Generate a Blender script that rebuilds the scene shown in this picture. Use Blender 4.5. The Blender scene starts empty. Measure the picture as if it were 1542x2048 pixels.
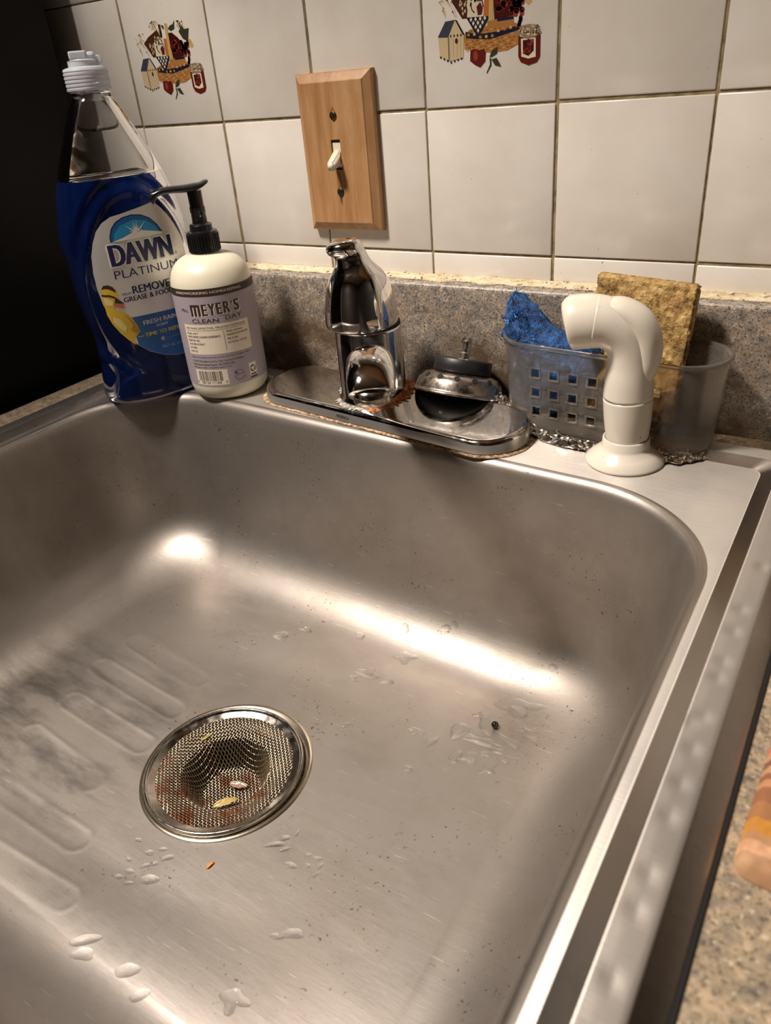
import bpy, bmesh, math, random
from mathutils import Vector, Matrix, noise
from mathutils.bvhtree import BVHTree
R = math.radians
random.seed(7)
scene = bpy.context.scene
COL = scene.collection

# ---------------------------------------------------------------- camera, light, exposure
cam_d = bpy.data.cameras.new('camera')
cam = bpy.data.objects.new('camera', cam_d)
COL.objects.link(cam)
cam.matrix_world = Matrix(((0.844797, -0.208614, 0.492745, 0.33211), (0.529018, 0.463918, -0.710577, -0.58620),
                           (-0.080357, 0.860965, 0.502277, 0.25263), (0, 0, 0, 1)))
cam_d.sensor_fit = 'VERTICAL'
cam_d.sensor_height = 24.0
cam_d.lens = 24.0 * 1510.8 / 2048
cam_d.clip_start = 0.01
cam_d.dof.use_dof = True
cam_d.dof.focus_distance = 0.60
cam_d.dof.aperture_fstop = 7.5
scene.camera = cam

world = bpy.data.worlds.new('world')
scene.world = world
world.use_nodes = True
world.node_tree.nodes['Background'].inputs[0].default_value = (0.05, 0.04, 0.032, 1)
world.node_tree.nodes['Background'].inputs[1].default_value = 0.5

lamp = bpy.data.lights.new('kitchen_ceiling_light', 'AREA')
lamp.shape = 'DISK'
lamp.size = 0.26
lamp.energy = 55
lamp.color = (1.0, 0.90, 0.80)
lamp_o = bpy.data.objects.new('kitchen_ceiling_light', lamp)
COL.objects.link(lamp_o)
lamp_o.location = (-0.47, -0.74, 1.43)

vs = scene.view_settings
scene.display_settings.display_device = 'sRGB'
vs.view_transform = 'Standard'
vs.look = 'None'
vs.exposure = 0.0
vs.gamma = 1.0
vs.use_curve_mapping = False

# ---------------------------------------------------------------- helpers
def lin(c):
    return tuple((x / 12.92 if x <= 0.04045 else ((x + 0.055) / 1.055) ** 2.4) for x in c)

def hexc(h):
    return lin(tuple(int(h[i:i + 2], 16) / 255 for i in (0, 2, 4)))

def mat(name, col, rough=0.5, metal=0.0, **kw):
    m = bpy.data.materials.new(name)
    m.use_nodes = True
    b = m.node_tree.nodes['Principled BSDF']
    b.inputs['Base Color'].default_value = (*col, 1)
    b.inputs['Roughness'].default_value = rough
    b.inputs['Metallic'].default_value = metal
    for k, v in kw.items():
        b.inputs[k.replace('_', ' ')].default_value = v
    return m

class N:
    """small node graph helper"""
    def __init__(s, m):
        s.m = m; s.t = m.node_tree; s.b = s.t.nodes['Principled BSDF']
    def n(s, typ, **kw):
        nd = s.t.nodes.new(typ)
        for k, v in kw.items():
            if k in nd.bl_rna.properties: setattr(nd, k, v)
            else: nd.inputs[k].default_value = v
        return nd
    def l(s, a, b): s.t.links.new(a, b)
    def co(s, scale=(1, 1, 1), rot=(0, 0, 0)):
        c = s.n('ShaderNodeTexCoord'); mp = s.n('ShaderNodeMapping')
        mp.inputs['Scale'].default_value = scale; mp.inputs['Rotation'].default_value = rot
        s.l(c.outputs['Object'], mp.inputs['Vector']); return mp.outputs[0]
    def noise(s, co, scale, detail=3, rough=0.55):
        nz = s.n('ShaderNodeTexNoise', Scale=scale, Detail=detail, Roughness=rough)
        s.l(co, nz.inputs['Vector']); return nz.outputs[0]
    def ramp(s, fac, stops, interp='LINEAR'):
        r = s.n('ShaderNodeValToRGB'); r.color_ramp.interpolation = interp
        el = r.color_ramp.elements
        while len(el) < len(stops): el.new(0.5)
        for e, (p, c) in zip(el, stops):
            e.position = p; e.color = (*c, 1) if len(c) == 3 else c
        s.l(fac, r.inputs[0]); return r.outputs[0]
    def mix(s, fac, a, b, mode='MIX'):
        x = s.n('ShaderNodeMix'); x.data_type = 'RGBA'; x.blend_type = mode
        for i, v in ((0, fac), (6, a), (7, b)):
            if hasattr(v, 'is_output'): s.l(v, x.inputs[i])
            elif i == 0: x.inputs[0].default_value = v
            else: x.inputs[i].default_value = (*v, 1)
        return x.outputs[2]
    def bump(s, h, strength=0.3, dist=0.001, prev=None):
        bp = s.n('ShaderNodeBump'); bp.inputs['Strength'].default_value = strength
        bp.inputs['Distance'].default_value = dist; s.l(h, bp.inputs['Height'])
        if prev: s.l(prev, bp.inputs['Normal'])
        s.l(bp.outputs[0], s.b.inputs['Normal']); return bp.outputs[0]
    def rng(s, v, a, b, lo=0.3, hi=0.7):
        m = s.n('ShaderNodeMapRange'); m.inputs[1].default_value = lo; m.inputs[2].default_value = hi
        m.inputs[3].default_value = a; m.inputs[4].default_value = b; s.l(v, m.inputs[0]); return m.outputs[0]

def mesh(name, vf, ms, parent=None, smooth=True, midx=None, link=True, sharp=None):
    me = bpy.data.meshes.new(name)
    me.from_pydata([tuple(v) for v in vf[0]], [], vf[1])
    me.validate()
    for m in (ms if isinstance(ms, (list, tuple)) else [ms]): me.materials.append(m)
    if midx: me.polygons.foreach_set('material_index', midx)
    me.polygons.foreach_set('use_smooth', [smooth] * len(me.polygons))
    if sharp: me.set_sharp_from_angle(angle=R(sharp))
    me.update()
    o = bpy.data.objects.new(name, me)
    if link: COL.objects.link(o)
    if parent: o.parent = parent
    return o

def thing(name, label, cat, loc=(0, 0, 0), group=None):
    o = bpy.data.objects.new(name, None); COL.objects.link(o)
    o.empty_display_size = 0.02
    o.location = loc; tag(o, label, cat, group); return o

def tag(o, label, cat, group=None):
    o['label'] = label; o['category'] = cat
    if group: o['group'] = group
    return o

def structure(o, label=None):
    o['kind'] = 'structure'
    if label: o['label'] = label
    return o

def join(*parts):
    V, F = [], []
    for v, f in parts:
        k = len(V); V += list(v); F += [tuple(i + k for i in q) for q in f]
    return V, F

def loft(rings, cap0=False, cap1=False, closed=True):
    n = len(rings[0]); V = [p for r in rings for p in r]; F = []
    for i in range(len(rings) - 1):
        for j in range(n if closed else n - 1):
            k = (j + 1) % n
            F.append((i * n + j, i * n + k, (i + 1) * n + k, (i + 1) * n + j))
    if cap0: F.append(tuple(reversed(range(n))))
    if cap1: F.append(tuple(range((len(rings) - 1) * n, len(rings) * n)))
    return V, F

def ring(c, r, n=48, z=None, ph=0.0):
    return [(c[0] + r * math.cos(2 * math.pi * i / n + ph), c[1] + r * math.sin(2 * math.pi * i / n + ph), c[2]) for i in range(n)]

def lathe(prof, n=48, c=(0, 0), cap0=True, cap1=True):
    return loft([ring((c[0], c[1], z), max(r, 1e-5), n) for r, z in prof], cap0, cap1)

def tube(path, rad, n=12, caps=True, flat=1.0, up=None):
    """sweep a circle (or ellipse) along a polyline with parallel transport"""
    P = [Vector(p) for p in path]
    rad = rad if isinstance(rad, (list, tuple)) else [rad] * len(P)
    T = [(P[min(i + 1, len(P) - 1)] - P[max(i - 1, 0)]).normalized() for i in range(len(P))]
    u = Vector(up) if up else (Vector((0, 0, 1)) if abs(T[0].z) < 0.9 else Vector((1, 0, 0)))
    rings = []
    for p, t, r in zip(P, T, rad):
        a = (u - t * u.dot(t)).normalized(); b = t.cross(a); u = a
        rings.append([p + a * (r * math.cos(2 * math.pi * k / n)) + b * (r * flat * math.sin(2 * math.pi * k / n)) for k in range(n)])
    return loft(rings, caps, caps)

def spline(pts, k=6):
    """Catmull-Rom through tuples of any length"""
    out = []
    for i in range(len(pts) - 1):
        p0, p1, p2, p3 = pts[max(i - 1, 0)], pts[i], pts[i + 1], pts[min(i + 2, len(pts) - 1)]
        for s in range(k):
            t = s / k
            out.append(tuple(0.5 * (2 * b + (c - a) * t + (2 * a - 5 * b + 4 * c - d) * t * t + (3 * b - a - 3 * c + d) * t ** 3)
                             for a, b, c, d in zip(p0, p1, p2, p3)))
    out.append(tuple(pts[-1])); return out

def bbox(x0, x1, y0, y1, z0, z1, bev=0.0, seg=2):
    bm = bmesh.new(); bmesh.ops.create_cube(bm, size=1)
    for v in bm.verts:
        v.co = ((x0 + x1) / 2 + v.co.x * (x1 - x0), (y0 + y1) / 2 + v.co.y * (y1 - y0), (z0 + z1) / 2 + v.co.z * (z1 - z0))
    if bev: bmesh.ops.bevel(bm, geom=bm.edges[:], offset=bev, segments=seg, affect='EDGES', profile=0.5)
    return bm_vf(bm)

def bm_vf(bm):
    bm.verts.index_update()
    vf = ([v.co.copy() for v in bm.verts], [tuple(v.index for v in f.verts) for f in bm.faces]); bm.free(); return vf

def xf(vf, M):
    return [M @ Vector(v) for v in vf[0]], vf[1]

def smooth01(t):
    t = min(1, max(0, t)); return t * t * (3 - 2 * t)

def nz(x, y, z=0.0): return noise.noise(Vector((x, y, z)))

# ---- flat print: shapes in a 2D sheet (mm), mapped on a surface
def text_vf(s, x0, x1, y0, y1, bold=0.0, shear=0.0):
    cu = bpy.data.curves.new('t', 'FONT'); cu.body = s; cu.offset = min(0.0, bold); cu.resolution_u = 3; cu.shear = shear
    ob = bpy.data.objects.new('t', cu); COL.objects.link(ob)
    me = bpy.data.meshes.new_from_object(ob.evaluated_get(bpy.context.evaluated_depsgraph_get()))
    V = [(v.co.x, v.co.y) for v in me.vertices]; F = [tuple(p.vertices) for p in me.polygons]
    up = [f for f in F if len(f) > 2]
    bpy.data.objects.remove(ob); bpy.data.curves.remove(cu); bpy.data.meshes.remove(me)
    xs = [v[0] for v in V]; ys = [v[1] for v in V]
    a, b, c, d = min(xs), max(xs), min(ys), max(ys)
    k = max(0.0, bold) * (y1 - y0) * 1.1             # heavier letters: copies set a hair apart
    P = [(x0 + k + (v[0] - a) / (b - a) * (x1 - x0 - 2 * k), y0 + (v[1] - c) / max(d - c, 1e-6) * (y1 - y0)) for v in V]
    if k <= 0: return P, up
    return join(*[([(x + q, y) for x, y in P], up) for q in (-k, 0, k)])

def poly(pts): return [tuple(p) for p in pts], [tuple(range(len(pts)))]
def rect(x0, x1, y0, y1): return poly([(x0, y0), (x1, y0), (x1, y1), (x0, y1)])
def disc(x, y, r, ry=None, n=16):
    return poly([(x + r * math.cos(2 * math.pi * i / n), y + (ry or r) * math.sin(2 * math.pi * i / n)) for i in range(n)])
def stroke(pts, w):
    V = []; F = []
    for i, p in enumerate(pts):
        a, b = pts[max(i - 1, 0)], pts[min(i + 1, len(pts) - 1)]
        dx, dy = b[0] - a[0], b[1] - a[1]; l = math.hypot(dx, dy) or 1
        V += [(p[0] - dy / l * w / 2, p[1] + dx / l * w / 2), (p[0] + dy / l * w / 2, p[1] - dx / l * w / 2)]
        if i: F.append((2 * i - 2, 2 * i - 1, 2 * i + 1, 2 * i))
    return V, F

def print_sheet(name, items, colours, fn, parent, step=(3.0, 6.0), lift=0.00006, base=0.00008):
    """items: (shape, colour, level); fn(u, v, offset) -> 3D point"""
    V, F, MI = [], [], []
    keys = list(colours)
    for shp, c, lev in items:
        bm = bmesh.new()
        vs_ = [bm.verts.new((p[0], p[1], 0)) for p in shp[0]]
        for f in shp[1]:
            try: bm.faces.new([vs_[i] for i in f])
            except ValueError: pass
        for f in bm.faces:
            if len(f.verts) > 4: pass
        bmesh.ops.triangulate(bm, faces=[f for f in bm.faces if len(f.verts) > 4])
        bmesh.ops.recalc_face_normals(bm, faces=bm.faces[:])
        for ax in (0, 1):
            if not step[ax]: continue
            lo = min(v.co[ax] for v in bm.verts); hi = max(v.co[ax] for v in bm.verts)
            k = math.floor(lo / step[ax]) + 1
            while k * step[ax] < hi - 1e-6:
                no = (1, 0, 0) if ax == 0 else (0, 1, 0)
                bmesh.ops.bisect_plane(bm, geom=bm.verts[:] + bm.edges[:] + bm.faces[:], plane_co=tuple(k * step[ax] * q for q in no), plane_no=no, dist=1e-5)
                k += 1
        bm.normal_update()
        fl = [f for f in bm.faces if f.normal.z < 0]
        if fl: bmesh.ops.reverse_faces(bm, faces=fl)
        bm.verts.index_update(); k0 = len(V)
        for v in bm.verts: V.append(fn(v.co.x, v.co.y, base + lift * lev))
        for f in bm.faces:
            F.append(tuple(v.index + k0 for v in f.verts)); MI.append(keys.index(c))
        bm.free()
    me_ms = [colours[k] for k in keys]
    o = mesh(name, (V, F), me_ms, parent, smooth=False)
    if len(o.data.polygons) == len(MI): o.data.polygons.foreach_set('material_index', MI)
    return o

# ---------------------------------------------------------------- materials
def steel(name, col, rough, brush=None, aniso=0.0, smudge=0.12, stain=0.25, metal=1.0, specks=False):
    m = mat(name, col, rough, metal); g = N(m)
    big = g.noise(g.co((9, 9, 9)), 1.0, 4, 0.6)
    fine = g.noise(g.co((60, 60, 60)), 1.0, 5, 0.7)
    dark = tuple(c * (1 - stain) * k for c, k in zip(col, (1.0, 0.96, 0.9)))
    c1 = g.mix(g.rng(big, 0, 1, 0.35, 0.68), col, dark)
    c2 = g.mix(g.rng(fine, 0, 0.5, 0.52, 0.75), c1, dark)
    if specks:
        patch = g.noise(g.co((17, 17, 17)), 1.0, 3, 0.6); sp = g.noise(g.co((420, 420, 420)), 1.0, 2, 0.5)
        ml = g.n('ShaderNodeMath', operation='MULTIPLY'); g.l(g.rng(sp, 0, 1, 0.66, 0.71), ml.inputs[0]); g.l(g.rng(patch, 0, 0.8, 0.52, 0.62), ml.inputs[1])
        c2 = g.mix(ml.outputs[0], c2, hexc('4a3018'))
        scr = g.noise(g.co((40, 900, 900), (0, 0, 0.6)), 1.0, 2, 0.5); c2 = g.mix(g.rng(scr, 0, 0.35, 0.70, 0.76), c2, (0.8, 0.76, 0.72))
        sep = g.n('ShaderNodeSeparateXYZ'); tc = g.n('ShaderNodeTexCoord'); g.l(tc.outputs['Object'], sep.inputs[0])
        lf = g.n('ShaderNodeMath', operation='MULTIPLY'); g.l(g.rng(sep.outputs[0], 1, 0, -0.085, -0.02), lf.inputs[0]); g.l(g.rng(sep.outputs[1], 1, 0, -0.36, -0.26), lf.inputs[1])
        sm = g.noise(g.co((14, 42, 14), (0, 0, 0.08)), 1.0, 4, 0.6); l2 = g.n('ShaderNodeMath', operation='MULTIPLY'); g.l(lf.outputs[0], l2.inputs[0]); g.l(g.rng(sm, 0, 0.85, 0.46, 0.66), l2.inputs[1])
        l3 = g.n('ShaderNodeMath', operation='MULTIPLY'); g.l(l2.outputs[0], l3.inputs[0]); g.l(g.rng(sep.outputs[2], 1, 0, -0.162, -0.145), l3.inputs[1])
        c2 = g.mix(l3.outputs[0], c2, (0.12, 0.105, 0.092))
        dirt = g.noise(g.co((7, 13, 9), (0, 0, 0.4)), 1.0, 5, 0.65); c2 = g.mix(g.rng(dirt, 0, 0.35, 0.5, 0.72), c2, (0.16, 0.135, 0.115))
    g.l(c2, g.b.inputs['Base Color'])
    add = g.n('ShaderNodeMath', operation='ADD')
    g.l(g.rng(big, -smudge, smudge), add.inputs[0]); add.inputs[1].default_value = rough
    g.l(add.outputs[0], g.b.inputs['Roughness'])
    if brush:
        br = g.noise(g.co(brush), 1.0, 3, 0.6); g.bump(br, 0.22, 0.0006)
    else:
        sc = g.noise(g.co((30, 160, 160), (0.3, 0.2, 0.5)), 1.0, 4, 0.7); g.bump(sc, 0.10, 0.0008)
    if aniso:
        g.b.inputs['Anisotropic'].default_value = aniso
        tg = g.n('ShaderNodeCombineXYZ'); tg.inputs[1].default_value = 1.0
        g.l(tg.outputs[0], g.b.inputs['Tangent'])
    return m

M_DECK = steel('brushed_steel', (0.66, 0.63, 0.60), 0.44, (14, 900, 300), 0.7, 0.06, 0.15)
M_EDGE = steel('polished_steel', (0.46, 0.42, 0.39), 0.27, None, 0.0, 0.04, 0.1)
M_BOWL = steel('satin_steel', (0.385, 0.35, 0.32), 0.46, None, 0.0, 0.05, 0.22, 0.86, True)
M_LIP = steel('rolled_lip_steel', (0.48, 0.44, 0.405), 0.36, None, 0.0, 0.04, 0.1)
M_FLANGE = steel('drain_steel', (0.66, 0.58, 0.47), 0.25, None, 0.0, 0.05, 0.3)

def chrome(name, col=(0.78, 0.76, 0.74), rough=0.06, spots=0.5):
    m = mat(name, col, rough, 1.0); g = N(m)
    f = g.noise(g.co((160, 160, 160)), 1.0, 4, 0.65)
    g.l(g.rng(f, rough * 0.6, rough + 0.22 * spots, 0.4, 0.8), g.b.inputs['Roughness'])
    c = g.mix(g.rng(f, 0, 0.7, 0.56, 0.74), col, tuple(x * 0.55 for x in col)); g.l(c, g.b.inputs['Base Color'])
    return m
M_CHROME = chrome('chrome')
M_CHROME_PLATE = chrome('spotted_chrome', (0.72, 0.69, 0.66), 0.07, 0.8)
M_STOPPER = chrome('dull_steel', (0.52, 0.46, 0.40), 0.34, 0.4)
M_BLACKRUB = mat('black_rubber', (0.012, 0.012, 0.013), 0.45)
M_BLACK = mat('black_plastic', (0.008, 0.008, 0.009), 0.22)
M_DARK = mat('dark_gap', (0.006, 0.005, 0.004), 0.8)

def rust_mat():
    m = mat('rust_scale', (0.3, 0.14, 0.05), 0.85); g = N(m)
    f = g.noise(g.co((240, 240, 240)), 1.0, 5, 0.7)
    g.l(g.ramp(f, [(0.32, hexc('3a2214')), (0.44, hexc('8a4a1e')), (0.54, hexc('c0763a')), (0.70, hexc('d8c0a0'))]), g.b.inputs['Base Color'])
    g.bump(f, 0.8, 0.002); return m
M_RUST = rust_mat()
def scale_mat(name, a, b, c):
    m = mat(name, (0.6, 0.5, 0.4), 0.8); g = N(m)
    f = g.noise(g.co((300, 300, 300)), 1.0, 5, 0.7)
    g.l(g.ramp(f, [(0.34, hexc(a)), (0.5, hexc(b)), (0.66, hexc(c))]), g.b.inputs['Base Color']); g.bump(f, 0.7, 0.0015); return m
M_LIME = scale_mat('mineral_crust', '4e443a', '8d857a', 'cfcac2')
M_PUTTY = scale_mat('old_putty', '4a3322', '967a5c', 'd6bd9c')

def tile_mat():
    m = mat('tile_glaze', (0.74, 0.69, 0.63), 0.16); g = N(m)
    ob = g.n('ShaderNodeObjectInfo')
    c = g.co((14, 14, 14)); add = g.n('ShaderNodeVectorMath', operation='ADD')
    rnd = g.n('ShaderNodeVectorMath', operation='SCALE'); rnd.inputs[3].default_value = 40.0
    cx = g.n('ShaderNodeCombineXYZ'); g.l(ob.outputs['Random'], cx.inputs[0]); g.l(ob.outputs['Random'], cx.inputs[2])
    g.l(cx.outputs[0], rnd.inputs[0]); g.l(c, add.inputs[0]); g.l(rnd.outputs[0], add.inputs[1])
    blot = g.noise(add.outputs[0], 1.0, 4, 0.6)
    v = g.n('ShaderNodeTexNoise', Scale=22.0, Detail=1.5, Roughness=0.4); g.l(add.outputs[0], v.inputs['Vector'])
    base = g.mix(g.rng(blot, 0, 1, 0.3, 0.75), (0.76, 0.715, 0.66), (0.66, 0.60, 0.52))
    sp = g.mix(g.rng(v.outputs[0], 0, 0.75, 0.765, 0.80), base, hexc('6e5030'))
    g.l(sp, g.b.inputs['Base Color'])
    wav = g.noise(g.co((28, 28, 28)), 1.0, 2, 0.5); g.bump(wav, 0.06, 0.002)
    return m
M_TILE = tile_mat()
def grout_mat():
    m = mat('grimy_grout', (0.3, 0.25, 0.15), 0.9); g = N(m)
    f = g.noise(g.co((60, 60, 60)), 1.0, 5, 0.7)
    g.l(g.ramp(f, [(0.3, hexc('45432f')), (0.45, hexc('7d7050')), (0.6, hexc('9c8b68')), (0.75, hexc('56624a'))]), g.b.inputs['Base Color'])
    g.bump(f, 0.6, 0.002); return m
M_GROUT = grout_mat()
def caulk_mat():
    m = mat('yellowed_caulk', (0.7, 0.6, 0.42), 0.6); g = N(m)
    f = g.noise(g.co((90, 140, 140)), 1.0, 5, 0.7); d = g.noise(g.co((220, 220, 220)), 1.0, 3, 0.6)
    c = g.ramp(f, [(0.3, hexc('9a8058')), (0.42, hexc('c8b590')), (0.65, hexc('ddd0b6'))])
    g.l(g.mix(g.rng(d, 0, 1, 0.60, 0.68), c, hexc('4a3018')), g.b.inputs['Base Color']); g.bump(f, 0.9, 0.004); return m
M_CAULK = caulk_mat()

def laminate(name, stained):
    m = mat(name, (0.3, 0.26, 0.22), 0.42); g = N(m)
    c = g.co((1, 1, 1))
    a = g.noise(c, 150.0, 4, 0.6); b = g.noise(c, 620.0, 3, 0.65); d = g.noise(c, 420.0, 2, 0.5)
    col = g.ramp(a, [(0.32, hexc('6c6866')), (0.5, hexc('90867b')), (0.68, hexc('ad9a86'))] if stained else [(0.32, hexc('756c62')), (0.5, hexc('978770')), (0.68, hexc('b39c80'))])
    col = g.mix(g.rng(b, 0, 0.95 if stained else 0.65, 0.52, 0.62), col, hexc('332b25'))
    col = g.mix(g.rng(d, 0, 0.6, 0.60, 0.70), col, hexc('d0c2b0'))
    if stained:
        s = g.noise(g.co((16, 16, 24)), 1.0, 4, 0.6)
        sep = g.n('ShaderNodeSeparateXYZ'); tc = g.n('ShaderNodeTexCoord'); g.l(tc.outputs['Object'], sep.inputs[0])
        low = g.rng(sep.outputs[2], 1, 0, 0.045, 0.085)
        f1 = g.n('ShaderNodeMath', operation='MULTIPLY'); g.l(g.rng(s, 0, 0.85, 0.36, 0.60), f1.inputs[0]); g.l(low, f1.inputs[1])
        col = g.mix(f1.outputs[0], col, hexc('4e3a22'), 'MIX')
    g.l(col, g.b.inputs['Base Color']); g.bump(b, 0.08, 0.0006); return m
M_COUNTER = laminate('speckled_laminate', False)
M_SPLASH = laminate('stained_laminate', True)

def wood(name):
    m = mat(name, (0.5, 0.3, 0.14), 0.42); g = N(m)
    f = g.noise(g.co((90, 90, 9)), 1.0, 5, 0.65); k = g.noise(g.co((30, 30, 22)), 1.0, 4, 0.6)
    c = g.ramp(f, [(0.3, hexc('94683e')), (0.5, hexc('ab8056')), (0.7, hexc('bb926a'))])
    c = g.mix(g.rng(k, 0, 0.45, 0.5, 0.75), c, hexc('8f5c2e'))
    g.l(c, g.b.inputs['Base Color']); g.bump(f, 0.08, 0.0008); return m
M_WOOD = wood('maple_wood')
M_SMEAR = mat('smear_and_shadow', hexc('5a3e26'), 0.6)
M_SCREW = mat('tarnished_screw', (0.10, 0.075, 0.05), 0.4, 1.0)
M_ALMOND = mat('almond_plastic', hexc('e2d8c2'), 0.28)
M_ALMOND2 = mat('sprayer_plastic', hexc('d9d1c2'), 0.24)
g = N(M_ALMOND2); _f = g.noise(g.co((300, 300, 300)), 1.0, 2, 0.5)
g.l(g.mix(g.rng(_f, 0, 0.7, 0.74, 0.78), hexc('d9d1c2'), hexc('8a6040')), g.b.inputs['Base Color'])
M_SEAM = mat('seam_shadow_gap', hexc('8d7a5c'), 0.7)

# ---------------------------------------------------------------- the room
def quad(name, a, b, c, d, m):
    return structure(mesh(name, ([a, b, c, d], [(0, 1, 2, 3)]), m, smooth=False))
M_PAINT = mat('warm_paint', (0.30, 0.25, 0.20), 0.8)
M_CEIL = mat('ceiling_paint', (0.26, 0.23, 0.20), 0.9)
M_FLOOR = mat('brown_floor', (0.05, 0.034, 0.024), 0.5)
M_WALLB = mat('brown_wood_wall', (0.022, 0.015, 0.012), 0.5)
X0, X1, Y0, Z0, Z1 = -1.4, 1.7, -2.6, -0.9, 1.5
quad('floor', (X0, Y0, Z0), (X1, Y0, Z0), (X1, 0.05, Z0), (X0, 0.05, Z0), M_FLOOR)
quad('ceiling', (X0, Y0, Z1), (X0, 0.05, Z1), (X1, 0.05, Z1), (X1, Y0, Z1), M_CEIL)
quad('wall_left', (X0, Y0, Z0), (X0, 0.05, Z0), (X0, 0.05, Z1), (X0, Y0, Z1), M_PAINT)
quad('wall_right', (X1, Y0, Z0), (X1, Y0, Z1), (X1, 0.05, Z1), (X1, 0.05, Z0), M_WALLB)
quad('wall_front', (X0, Y0, Z0), (X0, Y0, Z1), (X1, Y0, Z1), (X1, Y0, Z0), M_WALLB)

T = 0.108; ZT = 0.116          # tile pitch, height of the first whole row above the sink deck
wall = structure(mesh('wall_back', bbox(X0, X1, 0.0012, 0.05, Z0, Z1), M_GROUT, smooth=False))
def tile_mesh(h):
    g_ = 0.0010
    vf = bbox(g_, T - g_, 0, 0.006, g_, h - g_, 0.0008, 2)
    return mesh('tile', vf, M_TILE, link=False).data
tm_full, tm_cut = tile_mesh(T), tile_mesh(0.026)
decor = []
for i in range(-5, 11):
    for j in range(-1, 4):
        o = bpy.data.objects.new('tile', tm_cut if j < 0 else tm_full); COL.objects.link(o); o.parent = wall
        jx, jz = random.uniform(-.0004, .0004), random.uniform(-.0004, .0004)
        o.location = (i * T + jx, random.uniform(-.0003, .0003), (ZT - 0.026 if j < 0 else ZT + j * T) + jz)
        if j == 1 and i in (-3, 0):
            o['label'] = 'tile printed with a fruit basket, birdhouse and jam jar'; decor.append(o)

# basket print on the two decorated tiles (tile fractions)
PC = {k: mat('print_' + k, hexc(v), 0.3) for k, v in dict(slate='3d4250', cream='c9b48e', tan='a9743f', dtan='7d4f28', navy='1e2030',
      red='5e1c16', dred='43120f', plum='5a2028', orange='b86a32', green='3a3a2a', white='d9ccb0', brown='4a2a18', lid='8a7a60', straw='c2a468', hi='8e3a2c').items()}
K = {'roof': [(.124, .44), (.186, .527), (.26, .531), (.206, .435)], 'gable': [(.206, .435), (.26, .529), (.325, .439), (.318, .303), (.206, .293)],
 'side': [(.127, .438), (.206, .433), (.206, .295), (.134, .326)], 'roofedge': [(.259, .532), (.275, .527), (.33, .442), (.318, .438)],
 'basket': [(.325, .439), (.373, .466), (.477, .474), (.645, .486), (.732, .465), (.722, .352), (.645, .323), (.532, .318), (.416, .336), (.328, .353)],
 'rim': [(.50, .50), (.688, .515), (.691, .478), (.50, .465)], 'rimdark': [(.57, .510), (.686, .512), (.689, .495), (.573, .492)],
 'band': [(.337, .455), (.424, .434), (.533, .434), (.645, .445), (.727, .459), (.73, .433), (.645, .419), (.532, .398), (.418, .406), (.342, .419)],
 'cloth': [(.345, .535), (.52, .528), (.452, .438), (.416, .433)], 'orange': [(.472, .527), (.478, .60), (.48, .66), (.52, .65), (.531, .576), (.52, .522)],
 'bag': [(.35, .603), (.36, .64), (.44, .655), (.476, .591), (.472, .527), (.42, .525), (.368, .523)], 'plum': [(.422, .588), (.45, .612), (.47, .578), (.461, .541), (.432, .539)],
 'jar': [(.722, .4), (.876, .395), (.876, .27), (.855, .24), (.795, .227), (.74, .249), (.723, .281)], 'jarlabel': [(.741, .381), (.844, .38), (.846, .272), (.795, .265), (.745, .28)],
 'jargrape': [(.755, .371), (.831, .373), (.832, .308), (.795, .28), (.756, .296)], 'lid': [(.711, .405), (.738, .452), (.802, .457), (.861, .447), (.883, .405), (.852, .388), (.793, .374), (.744, .389)],
 'apple': [(.372, .34), (.399, .351), (.445, .341), (.474, .346), (.487, .326), (.482, .272), (.444, .239), (.403, .258), (.368, .283)],
 'leaf1': [(.514, .295), (.532, .332), (.577, .351), (.569, .311), (.531, .294)], 'leaf2': [(.528, .28), (.566, .287), (.585, .26), (.601, .232), (.554, .244)],
 'stem': [(.514, .29), (.526, .287), (.528, .246), (.494, .2), (.49, .203), (.517, .252)], 'cone': [(.235, .639), (.302, .682), (.418, .724), (.455, .673), (.467, .588), (.364, .645), (.35, .53), (.315, .53)],
 'handle': [(.522, .762), (.552, .759), (.542, .50), (.509, .50)], 'leafA': [(.553, .72), (.583, .741), (.617, .747), (.645, .774), (.63, .713), (.583, .701)],
 'leafB': [(.671, .69), (.714, .725), (.74, .703), (.794, .704), (.761, .612), (.707, .636)], 'leafC': [(.475, .754), (.506, .748), (.509, .716), (.49, .729)],
 'fruit': [(.544, .691), (.59, .691), (.655, .646), (.70, .586), (.70, .508), (.55, .503)], 'stick': [(.444, .761), (.473, .759), (.473, .668), (.451, .662)],
 'beige': [(.758, .635), (.793, .625), (.817, .576), (.787, .558), (.759, .596)]}
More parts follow.
